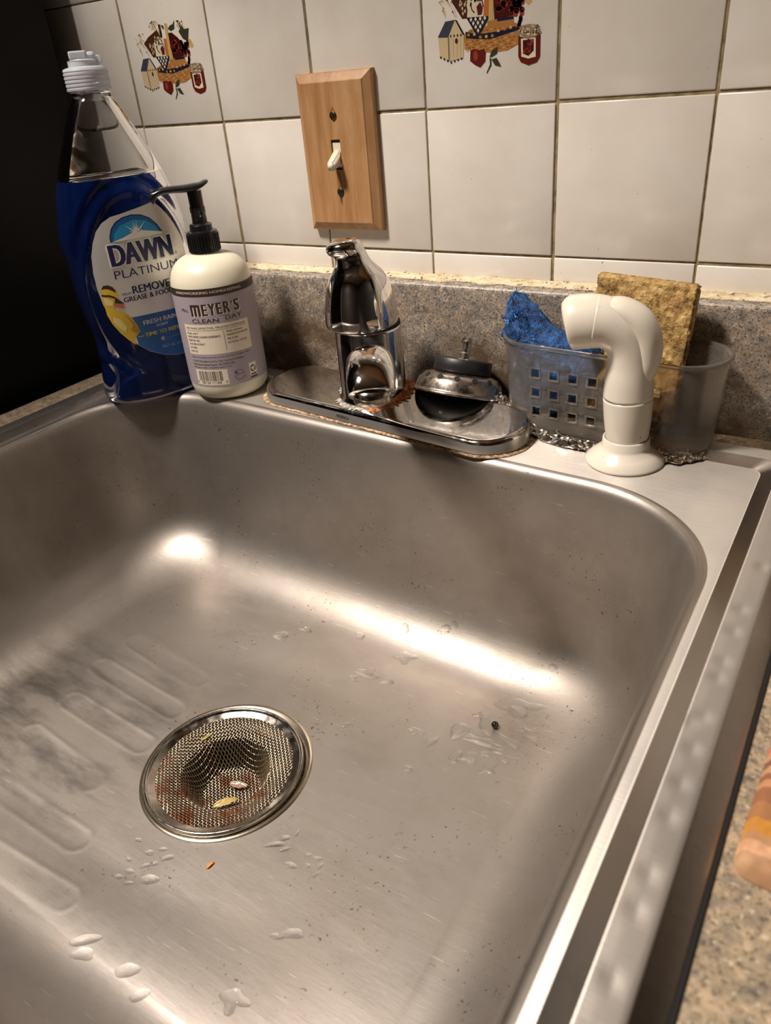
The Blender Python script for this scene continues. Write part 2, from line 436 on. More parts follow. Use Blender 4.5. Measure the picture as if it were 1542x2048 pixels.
def basket_items():
    it = []; rnd = random.Random(3)
    def P(k, c, l=0): it.append((poly([(x * 108, y * 108) for x, y in K[k]]), c, l))
    def D(x, y, r, c, l, ry=None, n=10): it.append((disc(x * 108, y * 108, r * 108, (ry or r) * 108, n), c, l))
    for cx, cy, w, h in ((.20, .64, .06, .07), (.39, .76, .05, .03), (.70, .74, .035, .025)):
        for _ in range(26):
            x, y = cx + rnd.uniform(-w, w), cy + rnd.uniform(-h, h)
            it.append((stroke([(x * 108, y * 108), ((x + .02) * 108, (y - rnd.uniform(.01, .05)) * 108)], .35), 'straw', 0)); D(x, y, .006, rnd.choice(['brown', 'cream', 'straw']), 1, n=6)
    P('beige', 'straw'); P('cone', 'brown', 1)
    for _ in range(26):
        t = rnd.random(); x, y = .27 + .17 * t + rnd.uniform(-.02, .06), .57 + .10 * t + rnd.uniform(-.02, .05)
        D(x, y, .007, 'cream', 2, .012, 6)
    P('fruit', 'dred', 1); P('leafA', 'green', 2); P('leafB', 'green', 2); P('leafC', 'green', 2); P('stick', 'brown', 2)
    for _ in range(10): D(.60 + rnd.uniform(-.05, .06), .58 + rnd.uniform(-.05, .07), .02, rnd.choice(['red', 'dred', 'hi']), 2, .016)
    P('orange', 'orange', 2); P('bag', 'white', 2); P('plum', 'plum', 3)
    it.append((stroke([(41, 66), (42, 62), (44, 60)], .9), 'green', 3)); it.append((stroke([(46, 67), (50, 67), (51, 63)], .9), 'green', 3))
    P('basket', 'tan', 2)
    for r_ in range(7):
        for c_ in range(13):
            x = .34 + c_ * .03 + (r_ % 2) * .015; y = .338 + r_ * .0185 + .05 * ((x - .5) ** 2) * (1 if r_ < 3 else 0)
            if .335 < x < .70: it.append((rect(x * 108, (x + .017) * 108, y * 108, (y + .006) * 108), 'dtan' if (r_ + c_) % 3 else 'straw', 3))
    P('rim', 'tan', 3); P('rimdark', 'navy', 4); P('band', 'navy', 4)
    for k in range(9):
        x = .36 + k * .044; y = .434 if k < 5 else .434 + .012 * (k - 4) * .45
        it.append((rect((x - .009) * 108, (x + .009) * 108, (y - .018 - .02 * (k in (2, 3, 4))) * 108 + 1.2, (y - .002 - .02 * (k in (2, 3, 4))) * 108 + 1.2), 'straw' if k % 2 else 'tan', 5))
    P('cloth', 'navy', 5)
    for r_, n_ in enumerate((4, 3, 2, 1)):
        for c_ in range(n_):
            x = .432 + (c_ - (n_ - 1) / 2) * .034; y = .52 - r_ * .022
            it.append((poly([(x * 108, (y - .014) * 108), ((x + .010) * 108, y * 108), (x * 108, (y + .014) * 108), ((x - .010) * 108, y * 108)]), 'white', 6))
    P('handle', 'straw', 6)
    for k in range(26):
        D(.70 + rnd.uniform(-.03, .055), .57 + rnd.uniform(-.055, .05), .017, rnd.choice(['plum', 'dred', 'plum', 'hi']), 5)
    for k in range(6): D(.735 + rnd.uniform(-.012, .012), .50 - k * .009, .013, 'plum', 5)
    P('side', 'cream', 5); P('gable', 'cream', 5); P('roof', 'slate', 6); P('roofedge', 'navy', 7)
    for k in range(4): it.append((stroke([((.215 + k * .028) * 108, .31 * 108), ((.215 + k * .028) * 108, .43 * 108)], .25), 'lid', 6))
    it.append((stroke([(.206 * 108, .295 * 108), (.206 * 108, .435 * 108)], .7), 'slate', 6)); D(.268, .408, .012, 'brown', 7, .017)
    for k in range(7):
        it.append((rect((.136 + k * .027) * 108, (.147 + k * .027) * 108, (.315 - .012 * min(k, 3) + (k > 3) * .006 * (k - 3)) * 108, (.326 - .012 * min(k, 3) + (k > 3) * .006 * (k - 3)) * 108), 'navy', 7))
        if k > 2: it.append((rect((.142 + k * .026) * 108, (.152 + k * .026) * 108, .433 * 108, .446 * 108), 'navy', 7))
    P('jar', 'red', 6); P('jarlabel', 'white', 7); P('jargrape', 'dred', 8)
    for _ in range(12): D(.795 + rnd.uniform(-.03, .03), .335 + rnd.uniform(-.035, .03), .011, rnd.choice(['plum', 'hi']), 9)
    P('lid', 'lid', 8)
    for _ in range(40): D(.80 + rnd.uniform(-.075, .07), .415 + rnd.uniform(-.02, .032), .006, rnd.choice(['white', 'brown', 'cream']), 9, n=6)
    P('apple', 'red', 6); D(.41, .31, .018, 'hi', 7, .03); P('leaf1', 'green', 6); P('leaf2', 'green', 6); P('stem', 'green', 6)
    return it
_pd = None
for o in decor:
    if _pd is None:
        p_ = print_sheet('basket_print', basket_items(), PC, lambda u, v, d: (u / 1000, -d, v / 1000), o, (0, 0), 0.00004, 0.00006); _pd = p_.data
    else:
        p_ = bpy.data.objects.new('basket_print', _pd); COL.objects.link(p_); p_.parent = o

# caulk bead on top of the backsplash
def bead(x0, x1, y, z, ry, rz, n, seed):
    rings = []
    for i in range(n + 1):
        x = x0 + (x1 - x0) * i / n
        s = 1 + 0.5 * nz(x * 45, seed) + 0.25 * nz(x * 160, seed + 3)
        rings.append([(x, y - max(0, math.sin(a)) * ry * s, z + math.cos(a) * rz * s + 0.0006 * nz(x * 70, seed + 9)) for a in [math.pi * k / 7 for k in range(8)]])
    return loft(rings, True, True, closed=False)
structure(mesh('trim_1', bead(-0.355, 1.2, 0.0, 0.0950, 0.0125, 0.0026, 420, 1.0), M_CAULK), 'yellowed lumpy caulk bead between the tiles and the laminate upstand')

# ---------------------------------------------------------------- countertop with upstand
counter = thing('countertop', 'speckled grey brown laminate countertop with an upstand along the tiled wall', 'countertop', (0, 0, 0))
ZC = -0.0025
cv = join(bbox(-0.36, -0.296, -0.69, -0.004, ZC - 0.035, ZC, 0.0015), bbox(0.297, 1.2, -0.69, -0.004, ZC - 0.035, ZC, 0.0015),
          bbox(-0.297, 0.298, -0.060, -0.004, ZC - 0.035, ZC, 0.0005), bbox(-0.297, 0.298, -0.69, -0.615, ZC - 0.035, ZC, 0.0015))
mesh('worktop', cv, M_COUNTER, counter, smooth=False)
sp = bbox(-0.36, 1.2, -0.0225, -0.0002, ZC - 0.002, 0.0945, 0.003, 3)
mesh('upstand', sp, M_SPLASH, counter, smooth=False)

# ---------------------------------------------------------------- unseen cabinet, added to shade the upper tiles
wc = thing('added_shade_cabinet', 'unseen brown cabinet added high above the sink to shade the tiles', 'cabinet', (0.2, 0, 0.79))
M_CAB = wood('shade_cabinet_wood')
mesh('carcass', bbox(-0.56, 0.9, -0.31, -0.002, 0, 0.70, 0.002), M_CAB, wc, smooth=False)
for k in range(3):
    d_ = mesh('door', bbox(-0.555 + 0.487 * k, -0.075 + 0.487 * k, -0.331, -0.312, 0.006, 0.69, 0.003), M_CAB, wc, smooth=False)
    mesh('knob', xf(lathe([(.006, 0), (.006, .012), (.014, .018), (.012, .026), (.001, .028)], 16), Matrix.Translation((-0.11 + 0.487 * k, -0.331, 0.05)) @ Matrix.Rotation(R(90), 4, 'X')), M_SCREW, d_)

# ---------------------------------------------------------------- fridge
M_FRIDGE = mat('black_enamel', (0.003, 0.0028, 0.0025), 0.5, 0, Specular_IOR_Level=0.2)
fr = thing('refrigerator', 'tall black refrigerator side beyond the left end of the counter', 'refrigerator', (-0.387, -0.03, Z0))
fx0, fx1 = -0.80, 0.0
mesh('cabinet', bbox(fx0, fx1, -0.62, 0.0, 0.03, 1.72, 0.006), M_FRIDGE, fr, smooth=False)
mesh('door', bbox(fx0, fx1, -0.685, -0.625, 0.06, 1.18, 0.012), M_FRIDGE, fr, smooth=False)
mesh('freezer_door', bbox(fx0, fx1, -0.685, -0.625, 1.19, 1.72, 0.012), M_FRIDGE, fr, smooth=False)
mesh('handle', tube([(-.74, -.685, .7), (-.74, -.72, .74), (-.74, -.72, 1.1), (-.74, -.685, 1.14)], .011, 10), M_FRIDGE, fr)

# ---------------------------------------------------------------- sink
sink = thing('kitchen_sink', 'single bowl drop-in stainless steel sink with raised rim', 'sink', (0, 0, 0))
NS, NC = 200, 24
def rrect(x0, x1, yb, yf, r, z, slope):
    pts = []
    xc = (x0 + x1) / 2
    cs = [(x1 - r, yb - r, 0), (x0 + r, yb - r, 90), (x0 + r, yf + r, 180), (x1 - r, yf + r, 270)]
    for q in range(4):
        cx, cy, a0 = cs[q]
        for k in range(NC):
            a = R(a0 + 90 * k / NC); pts.append((cx + r * math.cos(a), cy + r * math.sin(a)))
        nx, ny, a1 = cs[(q + 1) % 4]
        a = R(a0 + 90); p = (cx + r * math.cos(a), cy + r * math.sin(a)); b = R(a1); e = (nx + r * math.cos(b), ny + r * math.sin(b))
        for k in range(NS): pts.append((p[0] + (e[0] - p[0]) * k / NS, p[1] + (e[1] - p[1]) * k / NS))
    out = []
    for x, y in pts:
        w = (y - yf) / (yb - yf)
        out.append((x, y + (x - xc) * slope * w, z))
    return out
OX0, OX1, OYB, OYF = -0.3235, 0.3245, -0.0345, -0.645
def outer(i, z, r=0.022): return rrect(OX0 + i, OX1 - i, OYB - i, OYF + i, max(r - i * 0.4, 0.006), z, -0.025)
BX0, BX1, BYB, BYF, BS = -0.2805, 0.2815, -0.1245, -0.566, -0.055
def bowl(i, z, r): return rrect(BX0 + i, BX1 - i, BYB - i, BYF + i, r, z, BS * (1 - min(1, i / 0.1)))
ZB = -0.163; DRC = (0.007, -0.346); DR = 0.0600
rings = [outer(i, z) for i, z in ((0.0, -0.0022), (0.0003, -0.0014), (0.0010, -0.0008), (0.0050, 0.0014), (0.0096, 0.0040), (0.0103, 0.0043), (0.0110, 0.0044), (0.0130, 0.0044), (0.0150, 0.0044), (0.0170, 0.0044), (0.0190, 0.0044), (0.0215, 0.0044), (0.0240, 0.0043), (0.0248, 0.0043), (0.0255, 0.0040), (0.0300, 0.0021), (0.0340, 0.0004), (0.0346, 0.0001), (0.0353, 0.0))]
n_deck = len(rings)
rings += [bowl(-0.0035, 0.0, 0.092), bowl(-0.0015, -0.0004, 0.091), bowl(0.0012, -0.0018, 0.089), bowl(0.0032, -0.0048, 0.088), bowl(0.0046, -0.0095, 0.087)]
n_lip = len(rings)
for k in range(1, 9): t = k / 8; rings.append(bowl(0.0046 + 0.0142 * t, -0.0095 - 0.102 * t, 0.087 - 0.006 * t))
fr_ = 0.060; w0 = R(8)
for k in range(1, 19):
    a = w0 + (R(90) - w0) * k / 18
    rings.append(bowl(0.0188 + fr_ * (math.cos(w0) - math.cos(a)), -0.1115 - fr_ * (math.sin(a) - math.sin(w0)), 0.081 - 0.020 * k / 18))
floor0 = rings[-1]; ZF = floor0[0][2]
circ = []
for x, y, z in floor0:
    a = math.atan2(y - DRC[1], x - DRC[0]); circ.append((DRC[0] + DR * math.cos(a), DRC[1] + DR * math.sin(a)))
GROOVES = [(-0.160, -0.078, -0.281, -0.288), (-0.162, -0.070, -0.318, -0.323), (-0.150, -0.066, -0.357, -0.360), (-0.150, -0.072, -0.396, -0.402), (-0.125, -0.040, -0.440, -0.440), (-0.095, -0.010, -0.477, -0.472),
           (0.085, 0.165, -0.318, -0.312), (0.085, 0.165, -0.362, -0.366), (0.075, 0.160, -0.405, -0.412), (0.045, 0.140, -0.445, -0.455), (0.02, 0.10, -0.475, -0.495)]
def groove_z(x, y):
    z = 0
    for gi, (xa, xb, ya, yb) in enumerate(GROOVES):
        if xa - 0.02 < x < xb + 0.02:
            t = min(1, max(0, (x - xa) / (xb - xa))); px = xa + (xb - xa) * t; py = ya + (yb - ya) * t
            d = math.hypot(x - px, y - py); amp = 0.00016 if gi < 6 else 0.00002
            z += amp * (-math.exp(-(d / 0.0070) ** 4) + 0.8 * math.exp(-((d - 0.0092) / 0.0018) ** 2))
    return z
NF = 90
for k in range(1, NF + 1):
    t = k / NF; rg = []
    for (x, y, z), (cx, cy) in zip(floor0, circ):
        X, Y = x + (cx - x) * t, y + (cy - y) * t
        d = math.hypot(X - DRC[0], Y - DRC[1])
        rg.append((X, Y, ZF - 0.005 * (1 - smooth01((d - DR) / 0.19)) * smooth01(t * 1.6) + groove_z(X, Y) * smooth01(t * 5) + 0.0004 * nz(X * 14, Y * 14)))
    rings.append(rg)
sv, sf = loft(rings)
# dents along the right hand raised rim
dents = [(0.306, -0.24 - 0.021 * k + random.uniform(-.006, .006)) for k in range(14)] + [(0.309, -0.2), (0.302, -0.33)]
sv = [Vector(v) for v in sv]
for v in sv:
    if v.z > 0.003 and v.x > 0.29:
        for dx, dy in dents: v.z -= 0.0004 * math.exp(-(((v.x - dx) / 0.0025) ** 2 + ((v.y - dy) / 0.0032) ** 2))
npr = len(rings[0])
def band_mat(k):
    if k < 5 or 13 <= k < 17: return 2
    if n_deck <= k < n_deck + 2: return 3
    return 0 if k <= n_deck else 1
mi = [band_mat(i // npr) for i in range(len(sf))]
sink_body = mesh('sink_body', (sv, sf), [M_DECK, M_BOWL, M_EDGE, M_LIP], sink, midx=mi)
sink_bvh = BVHTree.FromPolygons(sv, sf)
# thin black line where rim meets counter
mesh('rim_edge_line', loft([outer(-0.0013, -0.0024), outer(-0.0011, -0.0012), outer(0.0006, -0.0009)]), M_DARK, sink, smooth=False)
# drain flange and tailpiece
ZD = ZF - 0.005
fl = [ring((DRC[0], DRC[1], z), r, 96) for r, z in ((DR + 0.0018, ZD + 0.0003), (DR + 0.0006, ZD + 0.0011), (DR - 0.0008, ZD + 0.0010), (DR - 0.0045, ZD - 0.0010), (0.0500, ZD - 0.004), (0.0440, ZD - 0.010))]
_v, _f = loft(fl)
mesh('drain_flange', (_v, _f), M_FLANGE, sink)

mesh('drain_pipe', loft([ring((DRC[0], DRC[1], z), r, 64) for r, z in ((0.0440, ZD - 0.0100), (0.0425, ZD - 0.02), (0.0420, ZD - 0.075), (0.001, ZD - 0.076))]), mat('drain_black', (0.012, 0.009, 0.007), 0.5), sink)  # pipe interior coloured an even near-black

def on_sink(x, y):
    h = sink_bvh.ray_cast(Vector((x, y, 0.3)), Vector((0, 0, -1)))
    return h[0], (h[1] if h[1].z > 0 else -h[1])

# ---------------------------------------------------------------- mesh strainer in the drain
st = thing('mesh_strainer', 'round woven wire mesh strainer with steel rim sitting in the sink drain', 'strainer', (DRC[0] + 0.0003, DRC[1] - 0.0022, ZD))
def rim_prof(pr, n=96): return loft([ring((0, 0, z), r, n) for r, z in pr])
mesh('rim', rim_prof([(0.0484, 0.0004), (0.0486, 0.0012), (0.0490, 0.0015), (0.0535, 0.0026), (0.0540, 0.0030), (0.0545, 0.0041), (0.0555, 0.0046), (0.0565, 0.0041), (0.0569, 0.0030), (0.0568, 0.0012), (0.0558, 0.0004)]),
     chrome('strainer_steel', (0.40, 0.37, 0.33), 0.26, 0.6), st)
def cup(x, y):
    r = math.hypot(x, y)
    if r > 0.0335: h = 0.0012 - 0.0035 * (1 - smooth01((r - 0.0335) / 0.012))
    else: h = -0.0023 - 0.0215 * smooth01((0.0335 - r) / 0.013) - 0.002 * (1 - r / 0.0335)
    return h + 0.0006 * nz(x * 120, y * 120)
def wiremat():
    m = mat('mesh_wire', (0.62, 0.54, 0.42), 0.36, 1.0); g = N(m)
    f = g.noise(g.co((45, 45, 45)), 1.0, 4, 0.65); sep = g.n('ShaderNodeSeparateXYZ'); tc = g.n('ShaderNodeTexCoord'); g.l(tc.outputs['Object'], sep.inputs[0])
    low = g.rng(sep.outputs[1], 0.16, 0.0, -0.045, 0.005)
    ad = g.n('ShaderNodeMath', operation='ADD'); g.l(f, ad.inputs[0]); g.l(low, ad.inputs[1])
    k = g.rng(ad.outputs[0], 0, 0.9, 0.52, 0.68)
    g.l(g.mix(k, (0.46, 0.39, 0.29), hexc('7a4014')), g.b.inputs['Base Color'])
    g.l(g.rng(ad.outputs[0], 1.0, 0.35, 0.52, 0.7), g.b.inputs['Metallic']); return m
WV, WF = [], []
pitch = 0.00185; RM = 0.0489; wr = 0.00036
for d in (0, 1):
    k = -int(RM / pitch)
    while k * pitch < RM:
        c = k * pitch; half = math.sqrt(max(0, RM * RM - c * c))
        if half > 0.004:
            n_ = max(4, int(2 * half / (pitch / 2))); path = []
            for i in range(n_ + 1):
                s = -half + 2 * half * i / n_
                x, y = (s, c) if d == 0 else (c, s)
                ww = 0.00034 * math.cos(math.pi * (s / pitch)) * (1 if k % 2 else -1) * (1 if d == 0 else -1)
                path.append((x, y, cup(x, y) + ww))
            v, f = tube(path, wr, 4, False); o_ = len(WV); WV += v; WF += [tuple(i + o_ for i in q) for q in f]
        k += 1
wm = mesh('wire_mesh', (WV, WF), wiremat(), st); wm['kind'] = 'stuff'

def scrap(name, label, cat, loc, size, m, seed, bend=0.3, rot=0):
    V, F = [], []; n, k = 12, 6
    for i in range(n + 1):
        for j in range(k + 1):
            u, w = i / n - 0.5, j / k - 0.5; wd = math.sqrt(max(0.02, 1 - (2 * u) ** 2)) * (1 + 0.4 * nz(u * 5, seed))
            V.append((u * size[0], w * size[1] * wd + 0.25 * size[1] * nz(u * 4, seed + 5), size[2] * (math.cos(u * 3) * bend + 0.5 * nz(u * 6, w * 6, seed)) + w * w * size[2] * 2))
    for i in range(n):
        for j in range(k): a = i * (k + 1) + j; F.append((a, a + k + 1, a + k + 2, a + 1))
    lo = min(v[2] for v in V); nV = len(V); V = [Vector((v[0], v[1], v[2] - lo + 0.0006)) for v in V]
    V += [v - Vector((0, 0, 0.0005)) for v in V]; F += [tuple(reversed([i + nV for i in f])) for f in F]
    edge = [i * (k + 1) for i in range(n + 1)] + [n * (k + 1) + j for j in range(1, k + 1)] + [i * (k + 1) + k for i in range(n - 1, -1, -1)] + [j for j in range(k - 1, 0, -1)]
    for a, b in zip(edge, edge[1:] + edge[:1]): F.append((b, a, a + nV, b + nV))
    o = mesh(name, (V, F), m); o.location = loc; o.rotation_euler = (0, 0, rot); return tag(o, label, cat)
M_ONION = mat('pale_food', hexc('c8b070'), 0.25, 0, Transmission_Weight=0.25)
M_ONION2 = mat('translucent_food', hexc('b89a84'), 0.2, 0, Transmission_Weight=0.45)
scrap('food_scrap', 'curled pale yellow vegetable scrap at the bottom of the mesh strainer', 'food scrap', (DRC[0] + 0.006, DRC[1] - 0.014, ZD - 0.0215), (0.018, 0.006, 0.003), M_ONION, 1.0, 0.4, 0.9)
scrap('food_scrap', 'translucent pinkish food scrap in the middle of the mesh strainer', 'food scrap', (DRC[0] + 0.002, DRC[1] + 0.004, ZD - 0.0235), (0.014, 0.006, 0.0025), M_ONION2, 4.0, 0.2, 0.3)
scrap('food_scrap', 'small greenish onion shred on the left slope of the mesh strainer', 'food scrap', (DRC[0] - 0.034, DRC[1] + 0.014, ZD - 0.0012), (0.009, 0.0025, 0.001), mat('green_food', hexc('9a9050'), 0.3), 8.0, 0.3, 1.3)
p, nrm = on_sink(0.0519, -0.4105)
scrap('food_crumb', 'tiny orange crumb on the basin floor right of the strainer', 'crumb', p + Vector((0, 0, .0001)), (0.0058, 0.0018, 0.001), mat('orange_food', hexc('d08838'), 0.5), 2.0, 0.3, 1.4)

# ---------------------------------------------------------------- water drops
M_WATER = mat('water', (1, 1, 1), 0.0, 0, Transmission_Weight=1.0, IOR=1.33)
_g = N(M_WATER); _lw = _g.n('ShaderNodeLayerWeight', Blend=0.35); _tr = _g.n('ShaderNodeBsdfTransparent'); _mx = _g.n('ShaderNodeMixShader')
_g.l(_g.rng(_lw.outputs['Facing'], 0.25, 0.8, 0.22, 0.95), _mx.inputs[0]); _g.l(_tr.outputs[0], _mx.inputs[1]); _g.l(_g.b.outputs[0], _mx.inputs[2])
_g.l(_mx.outputs[0], [n for n in _g.t.nodes if n.type == 'OUTPUT_MATERIAL'][0].inputs[0])
def drop_mesh(seed, spiky, flat):
    rnd = random.Random(seed); n = 22; V = []; F = []
    ph = [rnd.uniform(0, 6.28) for _ in range(5)]; am = [rnd.uniform(0.05, 0.16), rnd.uniform(0.03, 0.12), spiky * rnd.uniform(.1, .22), spiky * rnd.uniform(.05, .15), 0.03]
    prof = [(0.97, -0.04), (1.0, 0.05), (0.95, 0.35), (0.80, 0.68), (0.55, 0.90), (0.28, 0.98)]
    for r, z in prof:
        for i in range(n):
            a = 2 * math.pi * i / n
            rr = r * (1 + sum(am[k] * math.cos((k + 1) * a + ph[k]) for k in range(5)))
            V.append((rr * math.cos(a), rr * math.sin(a), z * flat))
    for k in range(len(prof) - 1):
        for i in range(n): j = (i + 1) % n; F.append((k * n + i, k * n + j, (k + 1) * n + j, (k + 1) * n + i))
    V.append((0, 0, flat)); t = len(V) - 1; o = (len(prof) - 1) * n
    for i in range(n): F.append((o + i, o + (i + 1) % n, t))
    F.append(tuple(reversed(range(n))))
    return mesh('water_drop', (V, F), M_WATER, link=False).data
DM = [drop_mesh(s, sp_, fl_) for s, sp_, fl_ in ((1, 0, .5), (2, .3, .4), (3, .6, .32), (4, 1.3, .22), (5, 1.6, .2), (6, .2, .45))]
def drop(x, y, sx, sy, kind, label, group, rot=None):
    p, nn = on_sink(x, y)
    if p is None: return
    o = bpy.data.objects.new('water_drop', DM[kind]); COL.objects.link(o)
    o.rotation_mode = 'QUATERNION'
    q = Vector((0, 0, 1)).rotation_difference(nn)
    from mathutils import Quaternion
    o.rotation_quaternion = q @ Quaternion((0, 0, 1), random.uniform(0, 6.28) if rot is None else rot)
    o.location = p + nn * 0.00015; o.scale = (sx, sy, (sx + sy) / 2); tag(o, label, 'water drop', group)
G1 = ('round clear water drop on the basin slope below the faucet plate', 'drops on the back slope of the basin')
for x, y, s, k in ((.0445, -.1234, .0022, 0), (.0481, -.1439, .0024, 0), (.0646, -.1457, .0026, 5), (.0218, -.1442, .002, 0), (.0885, -.163, .004, 0), (.0945, -.160, .0038, 1), (.0862, -.1468, .0028, 1), (.0979, -.1547, .0026, 2), (.1822, -.1673, .0036, 5), (.0524, -.171, .0048, 5), (.0181, -.1882, .0046, 1)):
    drop(x, y, s, s * random.uniform(.7, .9), k, G1[0], G1[1])
for (x, y, a, b, k, r_), lb in zip(((-.0458, -.2165, .0075, .0055, 2, 0), (-.0321, -.2005, .006, .003, 2, 0.2), (.0663, -.1936, .0085, .006, 4, 0.3), (.0473, -.2212, .009, .0052, 3, 0.2), (.066, -.2219, .006, .0035, 2, .5), (.04, -.2300, .0045, .003, 3, 0)),
        ('roundish puddle on the basin floor, leftmost of those behind the strainer', 'thin water streak just right of the leftmost puddle behind the strainer', 'star shaped water puddle below the bright streak of the basin', 'long flat puddle left of centre behind the strainer', 'short flat puddle between the star shaped puddle and the splash', 'small puddle at the near left of the long flat puddle')):
    drop(x, y, a, b, k, lb, 'flat puddles behind the strainer', r_)
p, nn = on_sink(-0.19, -0.149)
drop(-.1898, -.1488, .007, .004, 3, 'wet glinting splash mark in the back left corner of the basin', None, 0.4)
G3 = ('irregular water splash on the basin floor around the black bead', 'splashes around the black bead')
for x, y, a, b, k, r_ in ((.1705, -.2023, .016, .008, 4, .3), (.1398, -.2417, .0085, .006, 2, 1.3), (.1556, -.2269, .010, .006, 4, 2.3), (.1604, -.2440, .013, .0035, 3, .15), (.1780, -.2360, .012, .0032, 3, -.3), (.151, -.2400, .006, .003, 3, .2), (.1796, -.2518, .005, .0028, 2, 0), (.1847, -.2456, .0045, .0026, 3, .4), (.1744, -.2633, .007, .0045, 4, 1), (.159, -.2600, .008, .005, 4, .6), (.149, -.2640, .0045, .006, 2, 0), (.166, -.2530, .005, .0022, 2, 0), (.172, -.2470, .006, .002, 2, .1), (.178, -.2210, .007, .002, 2, .2), (.186, -.2180, .006, .0018, 3, .1), (.1900, -.2260, .007, .0018, 2, .1), (.148, -.2210, .0055, .003, 3, .5)):
    drop(x, y, a, b, k, G3[0], G3[1], r_)
for _ in range(16):
    a = random.uniform(0, 6.28); d = random.uniform(.012, .045)
    drop(.165 + d * math.cos(a) * 1.1, -.238 + d * math.sin(a) * .9, random.uniform(.0012, .0022), random.uniform(.001, .0018), random.choice([0, 1, 2]), 'tiny water bead scattered near the black bead', 'tiny beads near the black bead')
G4 = ('small water drop on the basin floor between strainer and splash', 'drops right of the strainer')
for x, y, a, b, k in ((.0607, -.2726, .0035, .0022, 1), (.1116, -.2555, .0055, .0035, 3), (.126, -.2602, .006, .0035, 3), (.1236, -.288, .0035, .003, 0), (.13, -.3453, .0018, .0014, 0), (.0858, -.3654, .0025, .0016, 1), (.1434, -.3353, .0018, .0012, 1)):
    drop(x, y, a, b, k, G4[0], G4[1])
G5 = ('elongated water drop on the basin floor at the strainer\'s near right side', 'drops at the near right of the strainer')
for x, y, a, b, k, r_ in ((.0808, -.3720, .0035, .002, 0, .6), (.078, -.3790, .0075, .0018, 2, .6), (.0858, -.3790, .004, .0016, 1, .8), (.0960, -.3860, .0042, .0022, 1, .2), (.1086, -.3740, .0028, .0016, 0, .4), (.1131, -.3780, .0026, .0018, 1, 1.2), (.106, -.3810, .002, .0016, 0, 0), (.0519 + .05, -.375, .0022, .0014, 0, .5), (.114, -.384, .003, .0014, 1, 1.)):
    drop(x, y, a, b, k, G5[0], G5[1], r_)
G6 = ('small water drop on the basin floor in front of the strainer', 'drops in front of the strainer')
for x, y, a, b, k, r_ in ((.0242, -.4370, .006, .0035, 1, .5), (.0100, -.4230, .0035, .002, 2, .4), (.0158, -.4170, .003, .0016, 1, .5), (.0232, -.4200, .005, .0018, 2, .8), (.0150, -.4310, .0035, .0014, 2, .9), (.0090, -.4390, .003, .002, 1, .3), (.0060, -.4450, .0028, .0018, 0, .4), (.0150, -.4450, .003, .0014, 1, .6), (.002, -.4330, .0022, .0014, 0, 0), (.0190, -.4270, .0032, .0016, 2, .7), (-.0040, -.4200, .0026, .0016, 1, .2)):
    drop(x, y, a, b, k, G6[0], G6[1], r_)
for (x, y, a, b, k, r_), lb in zip(((.0233, -.4842, .0085, .0032, 1, .7), (.0294, -.4893, .007, .0036, 2, .5), (.0586, -.4834, .0065, .0042, 1, .6), (.075, -.4891, .0052, .0034, 1, .9), (.1254, -.4201, .0075, .003, 2, .5), (.118, -.4260, .004, .002, 1, .3), (.122, -.4651, .0075, .006, 4, .2)),
        ('long slim water drop at the front of the basin, leftmost of all', 'lumpy water drop just below the leftmost long drop at the front', 'big oval water drop at the front, third from the left', 'rounded water drop nearest the bottom edge at the front left', 'long water drop on the basin floor below the orange crumb', 'small tail drop at the end of the long drop below the crumb', 'large lobed white glinting water drop at the bottom edge of the picture')):
    drop(x, y, a, b, k, lb, 'big drops at the front of the basin', r_)
p, nn = on_sink(.1618, -.2274)
bd = mesh('black_bead', lathe([(0.0002, -0.0026), (0.0016, -0.0022), (0.0026, -0.0008), (0.0027, 0.0006), (0.0018, 0.002), (0.0002, 0.0026)], 18), mat('black_glass', (0.004, 0.004, 0.004), 0.05))
bd.location = p + Vector((0, 0, .0026)); tag(bd, 'tiny shiny black bead in the middle of the water splash', 'bead')

# ---------------------------------------------------------------- faucet
FX, FY = -0.0190, -0.0800
RV = Vector((0.8254, 0.5645, 0)); CV = Vector((0.5645, -0.8254, 0))          # across / towards the room
fau = thing('faucet', 'chrome single handle kitchen faucet on a long deck plate with limescale', 'faucet', (FX, FY, 0))
def stadium(L, W, z, n=20, rx=None):
    """long rounded plate outline, L half length, W half width"""
    pts = []; r = W
    for s in (1, -1):
        for k in range(n + 1):
            a = R(-90 + 180 * k / n); pts.append((s * (L - r + r * math.cos(a)), s * (r * math.sin(a)), z))
    return pts
PM = Matrix.Translation((0.0165, -0.0085, 0)) @ Matrix.Rotation(R(-6.5), 4, 'Z')
pl = [stadium(0.1315, 0.0300, 0.0010), stadium(0.1330, 0.0315, 0.0018), stadium(0.1326, 0.0311, 0.0088), stadium(0.1318, 0.0303, 0.0104), stadium(0.1300, 0.0285, 0.0117), stadium(0.1285, 0.0270, 0.0120), stadium(0.1270, 0.0255, 0.0120), stadium(0.1, 0.006, 0.0120)]
def plate_top(y): return 0.11 * max(0.0, y + 0.027)      # the plate rises towards the wall
pl = [[(x, y, z + (plate_top(y) if z > 0.003 else 0)) for x, y, z in r_] for r_ in pl]
V, F = loft(pl, True, True)
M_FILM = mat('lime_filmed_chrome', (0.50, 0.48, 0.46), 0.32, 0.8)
n_ = len(pl[0])
plate = mesh('deck_plate', xf((V, F), PM), [M_CHROME_PLATE, M_FILM], fau, sharp=60, midx=[1 if i < 2 * n_ else 0 for i in range(len(F))])
